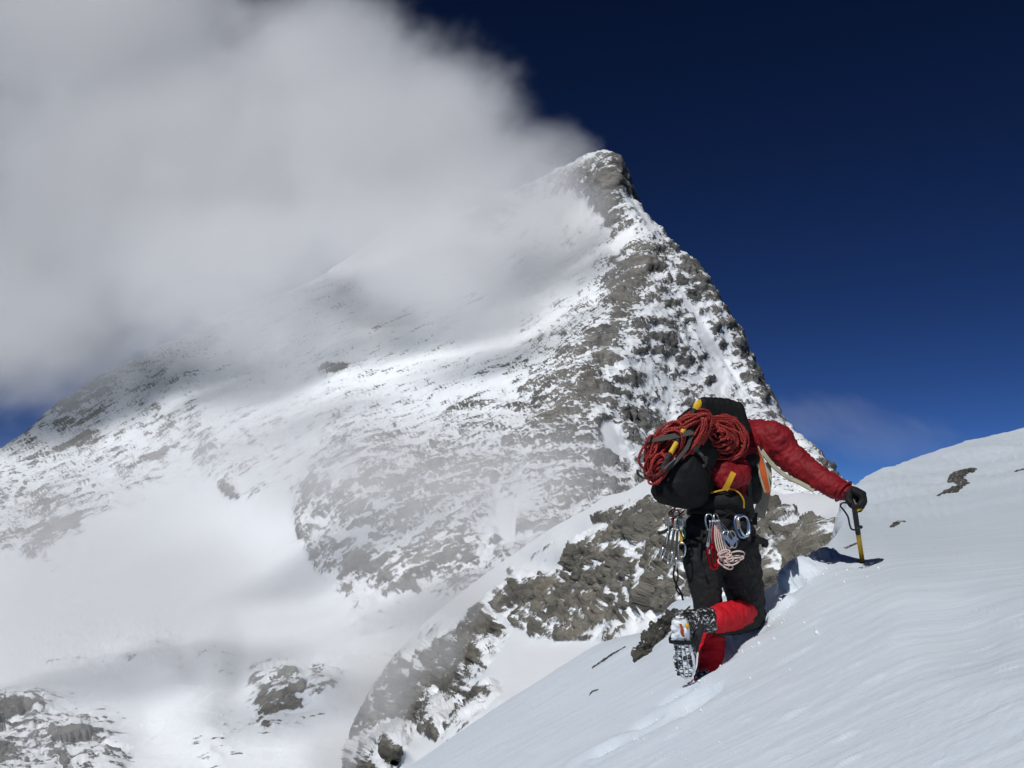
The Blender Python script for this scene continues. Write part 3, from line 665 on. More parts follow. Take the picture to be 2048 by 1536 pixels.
# boot shell: black plastic caked with snow
m, nt, b = new_mat('boot_snowy'); geo = nd(nt, 'NewGeometry')
n1 = noise(nt, geo.outputs['Position'], 70, 5, .7); n2 = noise(nt, geo.outputs['Position'], 300, 2, .5)
f = smap(nt, n1, .54, .60); sock(nt, b.inputs['Base Color'], mixc(nt, f, (0.012, 0.012, 0.013), SNOW)); sock(nt, b.inputs['Roughness'], smap(nt, f, 0, 1, .45, .8))
nt.links.new(bump(nt, mth(nt, 'ADD', f, mth(nt, 'MULTIPLY', n2, .3)), .6, .006), b.inputs['Normal']); M_boot = m
m, nt, b = new_mat('sole_snowy'); geo = nd(nt, 'NewGeometry')
n1 = noise(nt, geo.outputs['Position'], 45, 5, .65); f = smap(nt, n1, .36, .44)
sock(nt, b.inputs['Base Color'], mixc(nt, f, (0.015, 0.015, 0.015), SNOW)); b.inputs['Roughness'].default_value = .75
nt.links.new(bump(nt, f, .6, .006), b.inputs['Normal']); M_sole = m
m, nt, b = new_mat('tread_snowy'); geo = nd(nt, 'NewGeometry')
n1 = noise(nt, geo.outputs['Position'], 30, 5, .65); f = smap(nt, n1, .49, .55)
sock(nt, b.inputs['Base Color'], mixc(nt, f, (0.015, 0.015, 0.015), SNOW)); b.inputs['Roughness'].default_value = .75; M_tread = m
# rope: red sheath with pale flecks running round it
m, nt, b = new_mat('rope_red'); a1 = nd(nt, 'Attribute'); a1.attribute_name = 'run'; a2 = nd(nt, 'Attribute'); a2.attribute_name = 'turn'
ph = mth(nt, 'ADD', mth(nt, 'MULTIPLY', a1.outputs['Fac'], 210.0), a2.outputs['Fac'])
w1 = mth(nt, 'SINE', ph); w2 = mth(nt, 'SINE', mth(nt, 'SUBTRACT', mth(nt, 'MULTIPLY', a1.outputs['Fac'], 300.0), mth(nt, 'MULTIPLY', a2.outputs['Fac'], 2.0)))
fl = smap(nt, mth(nt, 'MULTIPLY', w1, w2), .45, .7)
sock(nt, b.inputs['Base Color'], mixc(nt, fl, mixc(nt, smap(nt, w2, -.2, .8), (0.32, 0.008, 0.012), (0.17, 0.005, 0.008)), (0.42, 0.11, 0.06))); b.inputs['Roughness'].default_value = .8
nt.links.new(bump(nt, w2, .4, .001), b.inputs['Normal']); M_rope = m

# ------------------------------------------------------------------ the climber
body_balls = (limb([(1442, 1035, 5.01, 44), (1455, 985, 5.08, 40), (1475, 930, 5.18, 42), (1488, 880, 5.32, 40), (1476, 862, 5.42, 22), (1462, 856, 5.52, 22)])
    + limb([(1458, 858, 5.56, 36), (1452, 868, 5.64, 32)]) + limb([(1446, 872, 5.72, 9), (1447, 868, 5.735, 6)])          # head and nose, bent towards the slope
    + limb([(1488, 880, 5.3, 34), (1545, 878, 5.22, 28), (1604, 936, 5.12, 19), (1682, 982, 4.98, 12), (1702, 990, 4.95, 11)])
    + limb([(1488, 880, 5.34, 34), (1432, 885, 5.42, 26), (1440, 955, 5.52, 19), (1462, 1010, 5.46, 12), (1470, 1028, 5.42, 12)])
    + limb([(1470, 1028, 5.42, 12), (1476, 1042, 5.38, 9)])
    + limb([(1442, 1040, 5.0, 42), (1412, 1065, 4.98, 36), (1412, 1135, 4.94, 28), (1418, 1210, 4.94, 21), (1422, 1300, 4.92, 14), (1414, 1350, 4.86, 12), (1412, 1362, 4.86, 11)])
    + limb([(1442, 1040, 5.0, 42), (1464, 1065, 4.98, 38), (1482, 1135, 5.01, 34), (1500, 1222, 5.04, 22), (1470, 1234, 4.91, 17), (1400, 1246, 4.72, 13), (1385, 1300, 4.71, 12)]))
me = skin(body_balls, .011, 3)
person = link('person', me, M_skin, label='climber in red jacket and black trousers kneeling on the snow slope with one arm out', cat='person')
# trousers
tb = (limb([(1440, 1022, 5.0, 50), (1440, 1045, 4.99, 54)]) + limb([(1440, 1045, 4.99, 52), (1410, 1065, 4.975, 45), (1405, 1120, 4.95, 41), (1411, 1170, 4.945, 35), (1416, 1212, 4.94, 31), (1420, 1262, 4.94, 27)])
    + limb([(1440, 1045, 4.99, 52), (1463, 1065, 4.975, 48), (1476, 1120, 4.995, 47), (1486, 1170, 5.03, 42), (1495, 1208, 5.05, 37), (1503, 1230, 5.06, 30)])
    + limb([(1503, 1232, 5.04, 29), (1470, 1243, 4.93, 27), (1440, 1250, 4.83, 24)]))
me = skin(tb, .007, 5); wrinkle(me, .0045, .035, None, 3, .006); part('trousers', me, M_black, person)
# jacket: torso, raised shoulder, sleeve, left sleeve
jt = (limb([(1455, 985, 5.06, 44), (1462, 950, 5.08, 50), (1472, 915, 5.14, 52), (1492, 885, 5.25, 46)]) + limb([(1440, 925, 4.98, 24), (1443, 948, 4.90, 26), (1458, 960, 4.89, 27), (1478, 950, 4.92, 26)])+limb([(1444, 945, 4.91, 30), (1452, 940, 5.05, 42)])
    + limb([(1440, 880, 5.38, 36), (1492, 878, 5.28, 42), (1540, 880, 5.22, 40), (1552, 884, 5.2, 40)]) + limb([(1530, 868, 5.2, 26), (1548, 868, 5.18, 28), (1562, 884, 5.18, 26)])
    + limb([(1480, 868, 5.42, 30), (1500, 866, 5.36, 26)]))
ja = limb([(1552, 882, 5.2, 38), (1570, 905, 5.18, 33), (1604, 934, 5.12, 30), (1640, 957, 5.05, 28), (1668, 974, 5.0, 25.5), (1686, 983, 4.975, 21)])
jl = limb([(1436, 884, 5.42, 34), (1438, 955, 5.54, 27), (1462, 1010, 5.47, 19)])
me = skin(jt+ja+jl, .006, 4)
arm_ax = unit(np.array(P(1686, 983, 4.975))-np.array(P(1552, 882, 5.2)))
v, n = mverts(me); s0 = np.array(P(1565, 898, 5.19)); al = (v-s0)@arm_ax
onarm = sstep(-.02, .06, al); side = np.cross(arm_ax, (0, 1, 0))
q = axes_coords(v, arm_ax, side, .048, .12, .12); fold = np.abs(fbm(q+fbm(v/.09, 2, 44)[:, None]*.6, 3, 41))-.22
soft = fbm(v/.085, 3, 47); fine_ = np.abs(fbm(v/.035, 3, 49))-.2
setverts(me, v+n*(onarm*(fold*.024+soft*.006)+(1-onarm)*(soft*.012+fine_*.012))[:, None])
jacket = part('jacket', me, M_red, person)
# jacket lining, open front edge and cuff
def ribbon(lst, wd, th=.0016, up=None, n=24, name='strap', mat=None, parent=None, world=False):
    pts = spline(lst if world else K(lst), n)
    me = qmesh(name, sweep(pts, th, wd, 4, up=up if up is not None else (0, -1, .15)), False)
    return part(name, me, mat, parent) if parent else me
ribbon([(1513, 900, 5.07, ), (1521, 925, 5.03), (1529, 955, 5.0), (1536, 986, 5.0)], .013, .004, None, 20, 'front_edge', M_orange, jacket)
ribbon([(1508, 893, 5.07), (1514, 925, 5.02), (1521, 955, 4.99), (1530, 985, 4.99)], .0045, .004, None, 20, 'zip', M_cream, jacket)
ribbon([(1516, 893, 5.05), (1528, 922, 5.01), (1536, 955, 4.985), (1541, 982, 4.985)], .0028, .004, None, 20, 'zip', M_cream, jacket)
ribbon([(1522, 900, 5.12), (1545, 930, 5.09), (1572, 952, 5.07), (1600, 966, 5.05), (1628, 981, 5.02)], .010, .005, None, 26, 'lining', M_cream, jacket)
ribbon([(1530, 925, 5.15), (1532, 960, 5.13), (1526, 1000, 5.10), (1517, 1035, 5.08)], .028, .006, None, 20, 'lining', M_cream, jacket)
me = skin(limb([(1498, 925, 5.06, 24), (1505, 955, 5.05, 24), (1505, 990, 5.05, 20)]), .006, 3); wrinkle(me, .004, .03, None, 61); part('inner_layer', me, M_black, person)
ca = np.array(P(1688, 984, 4.972)); u1 = unit(np.cross(arm_ax, (0, 1, 0))); u2 = np.cross(arm_ax, u1); an = np.linspace(0, 2*math.pi, 25)[:-1]
ring = [ca-arm_ax*.004+(u1*math.cos(a)+u2*math.sin(a))*.051 for a in an]
me = qmesh('cuff', sweep(ring, .006, .012, 8, True, up=arm_ax)); part('cuff', me, M_red, jacket)
# gaiters
me = skin(limb([(1488, 1226, 4.985, 27), (1470, 1230, 4.905, 31), (1448, 1235, 4.83, 31), (1434, 1239, 4.785, 29)]), .0055, 3)
wrinkle(me, .0055, .035, unit((1, .4, 0)), 13, .004); part('gaiter', me, M_gaiter, person, 'bright red gaiter in the sun')
me = skin(limb([(1420, 1258, 4.94, 29), (1424, 1290, 4.93, 28), (1420, 1330, 4.89, 26), (1412, 1358, 4.85, 24)]), .0055, 3)
wrinkle(me, .0055, .035, (0, 0, 1), 17, .004); part('gaiter', me, M_gaiter, person, 'lower red gaiter sunk in the snow')
# right boot: the toe points down into the slope, the sole looks back at the camera
heel = np.array(P(1357, 1236, 4.64)); toe = np.array(P(1372, 1362, 4.70))
LX = unit(toe-heel); NS = np.array([-.42, -.90, .12]); NS = unit(NS-LX*(NS@LX)); WX = np.cross(LX, NS); WX *= np.sign(WX[0])
def bl(l, wd, h): return heel+LX*l+WX*wd-NS*h           # h: away from the sole into the boot
bb = []
def bchain(lst):
    for a, b in zip(lst[:-1], lst[1:]):
        for t in np.linspace(0, 1, 7):
            z = [x+(y-x)*t for x, y in zip(a, b)]; bb.append((bl(*z[:3]), z[3]))
bchain([(.035, -.006, .05, .042), (.10, -.004, .05, .042), (.18, 0, .045, .042), (.25, .002, .036, .034), (.285, .002, .028, .024)])
bchain([(.035, .006, .055, .042), (.10, .006, .055, .042), (.18, .010, .05, .044), (.25, .010, .036, .036)])
ank = np.array(P(1432, 1240, 4.785))
for t in np.linspace(0, 1, 12): bb.append((bl(.05, 0, .075)*(1-t)+ank*t, .052+.010*t))
me = skin(bb, .005, 3); wrinkle(me, .0025, .03, None, 23); boot = part('boot', me, M_boot, person)
def outline(l):  # half width of the sole along its length
    return np.interp(l, [0, .015, .05, .10, .14, .20, .25, .28, .295, .30], [.018, .032, .037, .034, .036, .047, .046, .034, .018, .006])
def slab(l0, l1, h0, h1, k=16, sc=1.0):
    ls = np.linspace(l0, l1, k); vv = []
    for l in ls:
        w_ = outline(l)*sc+.002
        for s in (-1, -.6, 0, .6, 1):
            vv.append(bl(l, s*w_+.002, h0+.006*abs(s)**3)); 
        for s in (1, .6, 0, -.6, -1): vv.append(bl(l, s*w_+.002, h1))
    vv = np.array(vv); i = np.arange(k-1)[:, None]; s = np.arange(10); q = np.stack([i*10+s, i*10+(s+1) % 10, (i+1)*10+(s+1) % 10, (i+1)*10+s], -1).reshape(-1, 4)
    caps = np.array([[o+0, o+1, o+8, o+9] for o in (0, (k-1)*10)]+[[o+1, o+2, o+7, o+8] for o in (0, (k-1)*10)]+[[o+2, o+3, o+6, o+7] for o in (0, (k-1)*10)]+[[o+3, o+4, o+5, o+6] for o in (0, (k-1)*10)])
    return vv, np.vstack([q, caps])
sole = part('sole', qmesh('sole', slab(.11, .30, -.006, .016)), M_sole, boot, 'black lugged sole packed with snow')
part('heel', qmesh('heel', slab(.0, .105, -.014, .02)), M_sole, boot)
cake = [(bl(l, wd, -.010), (.020*random.uniform(.7, 1.2),)*3) for l, wd in [(.02, -.01), (.03, .012), (.045, -.02), (.05, .006), (.06, .022), (.07, -.012), (.08, .01), (.085, -.024), (.04, -.004), (.025, -.002), (.065, .0)]]
me = skin(cake, .004, 3); wrinkle(me, .002, .015, None, 29)
m, nt, b = new_mat('caked_snow'); b.inputs['Base Color'].default_value = (*SNOW, 1); b.inputs['Roughness'].default_value = .65; geo = nd(nt, 'NewGeometry')
nt.links.new(bump(nt, noise(nt, geo.outputs['Position'], 120, 4, .6), .5, .004), b.inputs['Normal']); M_cake = m
part('caked_snow', me, M_cake, boot)
lugs = []
for l in np.arange(.125, .29, .021):
    for s in (-.78, -.28, .28, .78):
        w_ = outline(l); lugs.append(box_quads(bl(l+random.uniform(-.003, .003)+(.006 if abs(s) < .5 else 0), s*w_*.95, -.010), LX*.0062, WX*w_*.17, NS*.007))
part('tread', qmesh('tread', join(lugs), False), M_tread, boot)
ribbon([tuple(bl(.012, .016, -.033)), tuple(bl(.03, .020, -.034)), tuple(bl(.055, .018, -.034)), tuple(bl(.075, .024, -.03))], .0055, .002, NS, 14, 'trim', M_orange, boot, True)
v, f = spheres_mesh([(bl(.03, .040, -.012), np.stack([LX*.012, WX*.010, NS*.007], 1))], 2); part('badge', mesh_np('badge', v, f), M_ypaint, boot)
st = [bl(.112, s*.055, h) for s, h in [(1.0, .08), (1.05, .03), (.9, -.012), (0, -.018), (-.9, -.012), (-1.05, .03), (-1.0, .08)]]
me = qmesh('strap', sweep(spline(st, 30), .003, .008, 4, up=NS), False); part('strap', me, M_webblk, boot)
# left boot, buried
me = skin(limb([(1412, 1356, 4.85, 24), (1416, 1380, 4.86, 22), (1436, 1388, 4.98, 19)]), .006, 3); part('boot', me, M_boot, person, 'boot buried in the snow')
# glove round the head of the axe
gl = (limb([(1684, 981, 4.975, 17), (1694, 985, 4.96, 16), (1704, 987, 4.95, 16), (1711, 990, 4.945, 14)]) + limb([(1700, 983, 4.99, 12), (1712, 988, 4.99, 12), (1712, 1001, 4.965, 11)])+limb([(1706, 996, 4.955, 10), (1714, 1004, 4.945, 10)])
    + limb([(1709, 982, 4.905, 8), (1722, 988, 4.895, 7.4), (1726, 1001, 4.89, 7), (1719, 1010, 4.88, 6.4)]) + limb([(1711, 981, 4.935, 8), (1725, 988, 4.925, 7.6), (1728, 1003, 4.92, 7), (1720, 1015, 4.91, 6.4)])
    + limb([(1711, 983, 4.97, 8), (1724, 991, 4.96, 7.4), (1727, 1006, 4.955, 6.8), (1719, 1019, 4.945, 6.2)]) + limb([(1709, 986, 5.0, 7.4), (1720, 995, 4.99, 6.8), (1722, 1009, 4.985, 6.2), (1716, 1020, 4.975, 5.6)])
    + limb([(1697, 988, 4.935, 9), (1697, 1000, 4.90, 7.6), (1703, 1010, 4.885, 6.8), (1708, 1014, 4.88, 6.2)]))
me = skin(gl, .0034, 2); wrinkle(me, .0012, .012, None, 33); part('glove', me, M_glove, person)
hat = skin([(np.array(P(1458, 856, 5.555)), 39*5.555/FPX), (np.array(P(1456, 854, 5.58)), 38*5.58/FPX)], .008, 2); part('hat', hat, M_black, person)

# ------------------------------------------------------------------ ice axe planted in the slope
A0 = np.array(P(1706, 998, 4.915)); tip_px = (1724, 1118); A1 = np.array(P(*tip_px, slope_d(*tip_px)))
ax = unit(A1-A0); A2 = A1+ax*.16
axe = thing('ice_axe', tuple(A1), 'ice axe with yellow and black shaft planted upright under the gloved hand', 'ice axe')
def shaft(a, b, ru, rv, name, mat, parent): return part(name, qmesh(name, sweep(np.linspace(a, b, 8), ru, rv, 10, up=(0, -1, 0))), mat, parent)
ln = np.linalg.norm(A1-A0); sp = A0+ax*ln*.56
shaft(A0, sp, .0115, .0135, 'grip', M_kpaint, axe); shaft(sp-ax*.002, A2, .010, .0125, 'shaft', M_ypaint, axe)
hd = unit(np.array([-.12, -1, .05])-ax*(np.array([-.12, -1, .05])@ax)); top = A0+ax*.010
hp = [top+hd*t+ax*(.10*max(0, -t)**1.35*4+.0) for t in np.linspace(-.15, .045, 16)]
part('pick', qmesh('pick', sweep(hp, .0028, np.interp(np.linspace(0, 1, 16), [0, .5, .8, 1], [.003, .010, .014, .013]), 8, up=np.cross(ax, hd))), M_steel, axe)
part('adze', qmesh('adze', sweep([top+hd*t+ax*.012*(t/.1) for t in np.linspace(.03, .062, 6)], .003, np.linspace(.009, .016, 6), 8, up=ax)), M_ypaint, axe)
part('leash', qmesh('leash', sweep(spline(K([(1704, 1008, 4.88), (1696, 1006, 4.86), (1685, 1006, 4.86), (1681, 1012, 4.86), (1688, 1021, 4.87), (1696, 1034, 4.88), (1699, 1048, 4.89), (1703, 1058, 4.90), (1711, 1060, 4.91)]), 50), .0042, .0042, 8)), M_webblk, axe)
part('leash_knob', mesh_np('leash_knob', *spheres_mesh([(np.array(P(1722, 1054, 4.93)), .009), (np.array(P(1716, 1057, 4.92)), .008)], 2)), M_kpaint, axe)

# ------------------------------------------------------------------ backpack
pack = thing('backpack', tuple(P(1370, 1015, 4.85)), 'black rucksack on the back of the climber with grey straps', 'backpack')
pb = (limb([(1356, 968, 4.86, 50), (1366, 945, 4.87, 58), (1382, 905, 4.92, 58), (1402, 865, 5.0, 56), (1430, 840, 5.07, 46)]) + limb([(1350, 970, 4.84, 46), (1378, 978, 4.87, 42), (1392, 965, 4.92, 40)]) + limb([(1385, 940, 5.0, 44), (1425, 880, 5.08, 46), (1445, 845, 5.12, 42)])
    + limb([(1338, 978, 4.87, 36), (1365, 985, 4.88, 35), (1388, 985, 4.90, 33)]))
me = skin(pb, .008, 5); wrinkle(me, .005, .05, None, 71, .008); bag = part('bag', me, M_pack, pack)
lb = []
for s in np.linspace(0, 1, 7):
    for t in np.linspace(0, 1, 5):
        for d in (4.93, 5.02, 5.12):
            px = 1408+s*66+t*12*s; py = 808+t*40+s*s*10-(1-s)*t*2; lb.append((np.array(P(px, py, d+s*.03)), 15.5*d/FPX))
me = skin(lb, .006, 4); wrinkle(me, .003, .04, None, 73, .005); part('lid', me, M_pack, pack)
me = skin(limb([(1418, 1008, 4.91, 18), (1440, 1000, 4.885, 21), (1465, 998, 4.88, 22), (1487, 1008, 4.90, 19), (1497, 1026, 4.93, 14)])+limb([(1450, 1018, 4.885, 14), (1480, 1022, 4.90, 13)]), .006, 3); wrinkle(me, .004, .035, None, 75); part('hip_belt', me, M_webblk, pack)
ribbon([(1291, 880, 4.80), (1312, 878, 4.765), (1350, 872, 4.735), (1384, 864, 4.75)], .013, .002, None, 20, 'strap', M_web, pack)
ribbon([(1386, 846, 4.79), (1383, 868, 4.755), (1375, 893, 4.745), (1358, 915, 4.735), (1340, 934, 4.735), (1316, 956, 4.76)], .0085, .002, None, 30, 'strap', M_web, pack)
ribbon([(1388, 828, 4.84), (1386, 850, 4.78)], .012, .003, None, 8, 'strap', M_web, pack)
ribbon([(1326, 952, 4.755), (1304, 950, 4.74), (1286, 946, 4.74), (1276, 940, 4.76), (1277, 949, 4.79), (1290, 957, 4.81), (1316, 960, 4.79)], .006, .0016, (0, -.3, 1), 40, 'haul_loop', M_web, pack)
ribbon([(1393, 900, 4.755), (1405, 912, 4.76), (1412, 925, 4.775), (1406, 934, 4.77)], .007, .002, None, 16, 'strap', M_web, pack)
for c in [(1391, 897, 4.75), (1410, 917, 4.76)]: part('buckle', qmesh('buckle', box_quads(P(*c), (.012, 0, .004), (0, .004, 0), (-.003, 0, .009)), False), M_kpaint, pack)
# shoulder-strap webbing under the arm, with its long tails
ribbon([(1497, 960, 4.99), (1500, 985, 4.985), (1503, 1010, 4.98), (1507, 1040, 4.98)], .010, .002, None, 18, 'strap', M_web, pack)
ribbon([(1470, 972, 5.0), (1490, 962, 4.97), (1505, 950, 4.98), (1512, 935, 5.0)], .009, .002, None, 18, 'strap', M_webblk, pack)
ribbon([(1510, 1025, 4.98), (1509, 1050, 4.978)], .012, .003, None, 6, 'strap', M_webblk, pack)
# ------------------------------------------------------------------ yellow sling round the waist
sl_ = thing('sling', tuple(P(1450, 980, 4.9)), 'bright yellow webbing sling hanging over the side of the red jacket', 'sling')
ribbon([(1467, 945, 4.815), (1459, 962, 4.80), (1450, 980, 4.82)], .013, .003, None, 12, 'band', M_yellow, sl_)
ribbon([(1450, 978, 4.838), (1466, 979, 4.83), (1478, 986, 4.83), (1487, 1000, 4.825), (1488, 1016, 4.835)], .0036, .002, None, 24, 'tail', M_yellow, sl_)
ribbon([(1450, 979, 4.838), (1436, 982, 4.84), (1422, 986, 4.85)], .0036, .002, None, 12, 'tail', M_yellow, sl_)

# ------------------------------------------------------------------ ice axe carried on the pack
B0 = np.array(P(1399, 803, 4.80)); B1 = np.array(P(1322, 940, 4.69)); bx_ = unit(B1-B0); Lb = np.linalg.norm(B1-B0)
tool = thing('ice_axe', tuple(B1), 'yellow and black ice axe strapped head down on the rucksack over the red rope', 'ice axe')
def bt(t): return B0+bx_*Lb*t
me = skin([(bt(t), r) for t, r in zip(np.linspace(.0, .13, 8), (.009, .015, .018, .019, .018, .016, .013, .011))], .003, 1)
v, n = mverts(me); cc = bt(.06); yv = np.array([0, 1.0, 0]); v = v-np.outer((v-cc)@yv*.55, yv); setverts(me, v); part('pommel', me, M_ypaint, tool)
part('spike', qmesh('spike', sweep(np.linspace(bt(-.03), bt(.02), 6), np.linspace(.003, .008, 6), np.linspace(.003, .008, 6), 8)), M_ypaint, tool)
shaft(bt(.12), bt(.31), .011, .012, 'grip', M_kpaint, tool); shaft(bt(.31), bt(.47), .0105, .0115, 'shaft', M_ypaint, tool)
shaft(bt(.365), bt(.385), .0125, .0135, 'band', M_kpaint, tool); shaft(bt(.47), bt(.60), .0105, .0115, 'shaft', M_kpaint, tool); shaft(bt(.60), bt(.76), .0105, .0115, 'shaft', M_ypaint, tool); shaft(bt(.76), bt(1.0), .009, .011, 'shaft', M_kpaint, tool)
sd = unit(np.array([.15, -1, 0])-bx_*(np.array([.15, -1, 0])@bx_))
part('pick', qmesh('pick', sweep([bt(.98)-sd*t-bx_*(t*t*1.6) for t in np.linspace(-.14, .03, 14)], .003, np.interp(np.linspace(0, 1, 14), [0, .7, 1], [.003, .012, .014]), 8, up=np.cross(bx_, sd))), M_steel, tool)

# ------------------------------------------------------------------ rope
def rope_mesh(name, loops, r=.0057):
    vv = []; qq = []; ra = []; ta = []; k = 0
    for pts, closed in loops:
        v, q, (a, b_) = sweep(pts, r, r, 8, closed, up=(0, -1, .2), uv=True)
        nv = len(v); a = np.concatenate([a, [a[0], a[-1]]])[:nv] if nv > len(a) else a; b_ = np.concatenate([b_, [0, 0]])[:nv] if nv > len(b_) else b_
        vv.append(v); qq.append(q+k); ra.append(a+len(ra)*.37); ta.append(b_); k += nv
    me = mesh_np(name, np.vstack(vv), np.vstack(qq))
    for nm, arr in (('run', ra), ('turn', ta)):
        at_ = me.attributes.new(nm, 'FLOAT', 'POINT'); at_.data.foreach_set('value', np.concatenate(arr).astype(np.float32))
    return me
def coil(cx, cy, d, a, b, tilt, ph=0, n=44, dz=0.0, jit=1.5):
    """one turn of rope: an ellipse in photo pixels at depth d; dz leans it in depth along its long axis"""
    t = np.linspace(0, 2*math.pi, n, endpoint=False)+ph
    j = jit*(np.sin(t*2+random.uniform(0, 6))+np.sin(t*3+random.uniform(0, 6))*.6)
    ex = (a+j)*np.cos(t); ey = (b+j)*np.sin(t); c, s = math.cos(tilt), math.sin(tilt)
    return U(cx+ex*c-ey*s, cy+ex*s+ey*c, d+dz*ex/a+.012*np.sin(t*2+random.uniform(0, 6)))
rope = thing('climbing_rope', tuple(P(1400, 900, 4.8)), 'red flecked climbing rope coiled in two bundles on the rucksack', 'rope')
right = []
for i in range(10):
    f = i/9; r_ = 10+f*37
    for lay in range(2):
        right.append((coil(1432+f*13+random.uniform(-5, 5), 868+f*12+random.uniform(-5, 5), 4.885-.05*(1-f)+lay*.028+random.uniform(-.012, .012), r_*random.uniform(.9, 1.1), r_*random.uniform(.68, .95), random.uniform(.1, 1.1), jit=2.4), True))
for i in range(7): right.append((coil(1450+random.uniform(-4, 4), 862+i*2.5, 4.905+.015*(i % 3), 44+random.uniform(-3, 4), 30+i*1.5, .5+random.uniform(-.15, .15)), True))
for i in range(6):                                          # the strands that run up over the pack to the other bundle
    right.append((spline(K([(1488-i*3, 850+i*3, 4.97), (1470, 836+i*4, 4.915), (1440, 834+i*4, 4.885), (1415, 836+i*4.5, 4.85), (1395, 844+i*4, 4.835), (1378, 850+i*3, 4.835)]), 36), False))
part('coil', rope_mesh('coil', right), M_rope, rope, 'round coil of red rope on the right of the pack')
left = []
TL = math.atan2(120, -118)
for i in range(15):
    f = i/14
    left.append((coil(1362-f*10+random.uniform(-5, 5), 884+f*8+random.uniform(-5, 5), 4.80+random.uniform(-.03, .03), 62+f*24+random.uniform(-8, 8), 8+f*30*random.uniform(.8, 1.1), TL+random.uniform(-.10, .10), dz=.03), True))
for i in range(9): left.append((coil(1340+random.uniform(-9, 9)-i*1.6, 880+random.uniform(-9, 9)+i*3, 4.79+random.uniform(-.03, .03), 48+random.uniform(-8, 10), 26+random.uniform(-6, 6), TL+random.uniform(-.22, .22), dz=.03), True))
for (cx, cy, a, b_) in [(1302, 893, 23, 11), (1309, 894, 21, 9), (1318, 896, 24, 12)]: left.append((coil(cx, cy, 4.79+random.uniform(-.02, .02), a, b_, 1.75, jit=.6), True))
for i in range(9): left.append((coil(1316+random.uniform(-6, 6), 938+random.uniform(-9, 9), 4.765+random.uniform(-.025, .02), 24+random.uniform(-5, 5), 12+random.uniform(-3, 4), TL-.3+random.uniform(-.3, .3), jit=1), True))
for i in range(8): left.append((spline(K([(1428, 833+i*2, 4.87), (1400, 830+i*2.6, 4.84), (1370, 836+i*3, 4.82), (1340, 850+i*4, 4.81), (1318, 872+i*5, 4.81)]), 30), False))
part('coil', rope_mesh('coil', left), M_rope, rope, 'loose long coil of red rope on the left of the pack')

# ------------------------------------------------------------------ harness and the gear on it
har = thing('climbing_harness', tuple(P(1440, 1030, 5.0)), 'black climbing harness worn over the black trousers', 'harness')
hc = np.array(P(1438, 1026, 5.0)); an = np.linspace(0, 2*math.pi, 49)[:-1]
ring = np.array([hc+np.array([.150*math.cos(a), .138*math.sin(a), -.012*math.cos(a)]) for a in an])
part('waist_belt', qmesh('waist_belt', sweep(ring, .007, .020, 8, True, up=(1, 0, 0))), M_webblk, har)
for (c, r_, ax_) in [((1407, 1092, 4.965), .116, (.1, .2, 1)), ((1471, 1092, 4.985), .121, (-.25, .2, 1))]:
    c = np.array(P(*c)); ax_ = unit(ax_); e1 = unit(np.cross(ax_, (0, 1, 0))); e2 = np.cross(ax_, e1)
    part('leg_loop', qmesh('leg_loop', sweep([c+(e1*math.cos(a)+e2*math.sin(a))*r_ for a in an], .006, .017, 8, True, up=e1)), M_webblk, har)
def gear_loop(lst): part('gear_loop', qmesh('gear_loop', sweep(spline(K(lst), 24), .0035, .0035, 8)), M_webblk, har)
gear_loop([(1368, 1022, 4.93), (1358, 1030, 4.90), (1345, 1034, 4.89), (1338, 1026, 4.92), (1350, 1016, 4.96)])
gear_loop([(1408, 1026, 4.855), (1420, 1036, 4.835), (1445, 1036, 4.83), (1462, 1026, 4.85)])
gear_loop([(1466, 1028, 4.86), (1480, 1036, 4.84), (1494, 1032, 4.86), (1498, 1024, 4.90)])
ribbon([(1492, 1072, 4.87), (1506, 1079, 4.86), (1518, 1080, 4.86), (1531, 1086, 4.87), (1528, 1094, 4.875)], .016, .006, None, 18, 'strap', M_webblk, har)
ribbon([(1405, 1060, 4.86), (1398, 1110, 4.84), (1410, 1150, 4.835)], .006, .002, None, 14, 'strap', M_webblk, har)
def biner_path(top, down, wide, L=.098, W=.054, n=36):
    """a D-shaped carabiner hanging from 'top' along 'down'; 'wide' is its width direction"""
    down = unit(down); wide = unit(np.array(wide)-down*(np.array(wide)@down)); t = np.linspace(0, 2*math.pi, n, endpoint=False)
    x = np.sign(np.cos(t))*np.abs(np.cos(t))**.75*W/2*(1+.18*np.sin(t)); y = np.sin(t)*L/2
    return np.array(top)+down*(L/2)+np.outer(x, wide)+np.outer(-y, down)
def biner(name, top, down, wide, mat, parent, L=.098, W=.054, r=.0040):
    return part(name, qmesh(name, sweep(biner_path(top, down, wide, L, W), r, r, 8, True, up=np.cross(unit(down), unit(wide)))), mat, parent)
def facing(a): return np.array([math.cos(a), math.sin(a)*.9, .1])
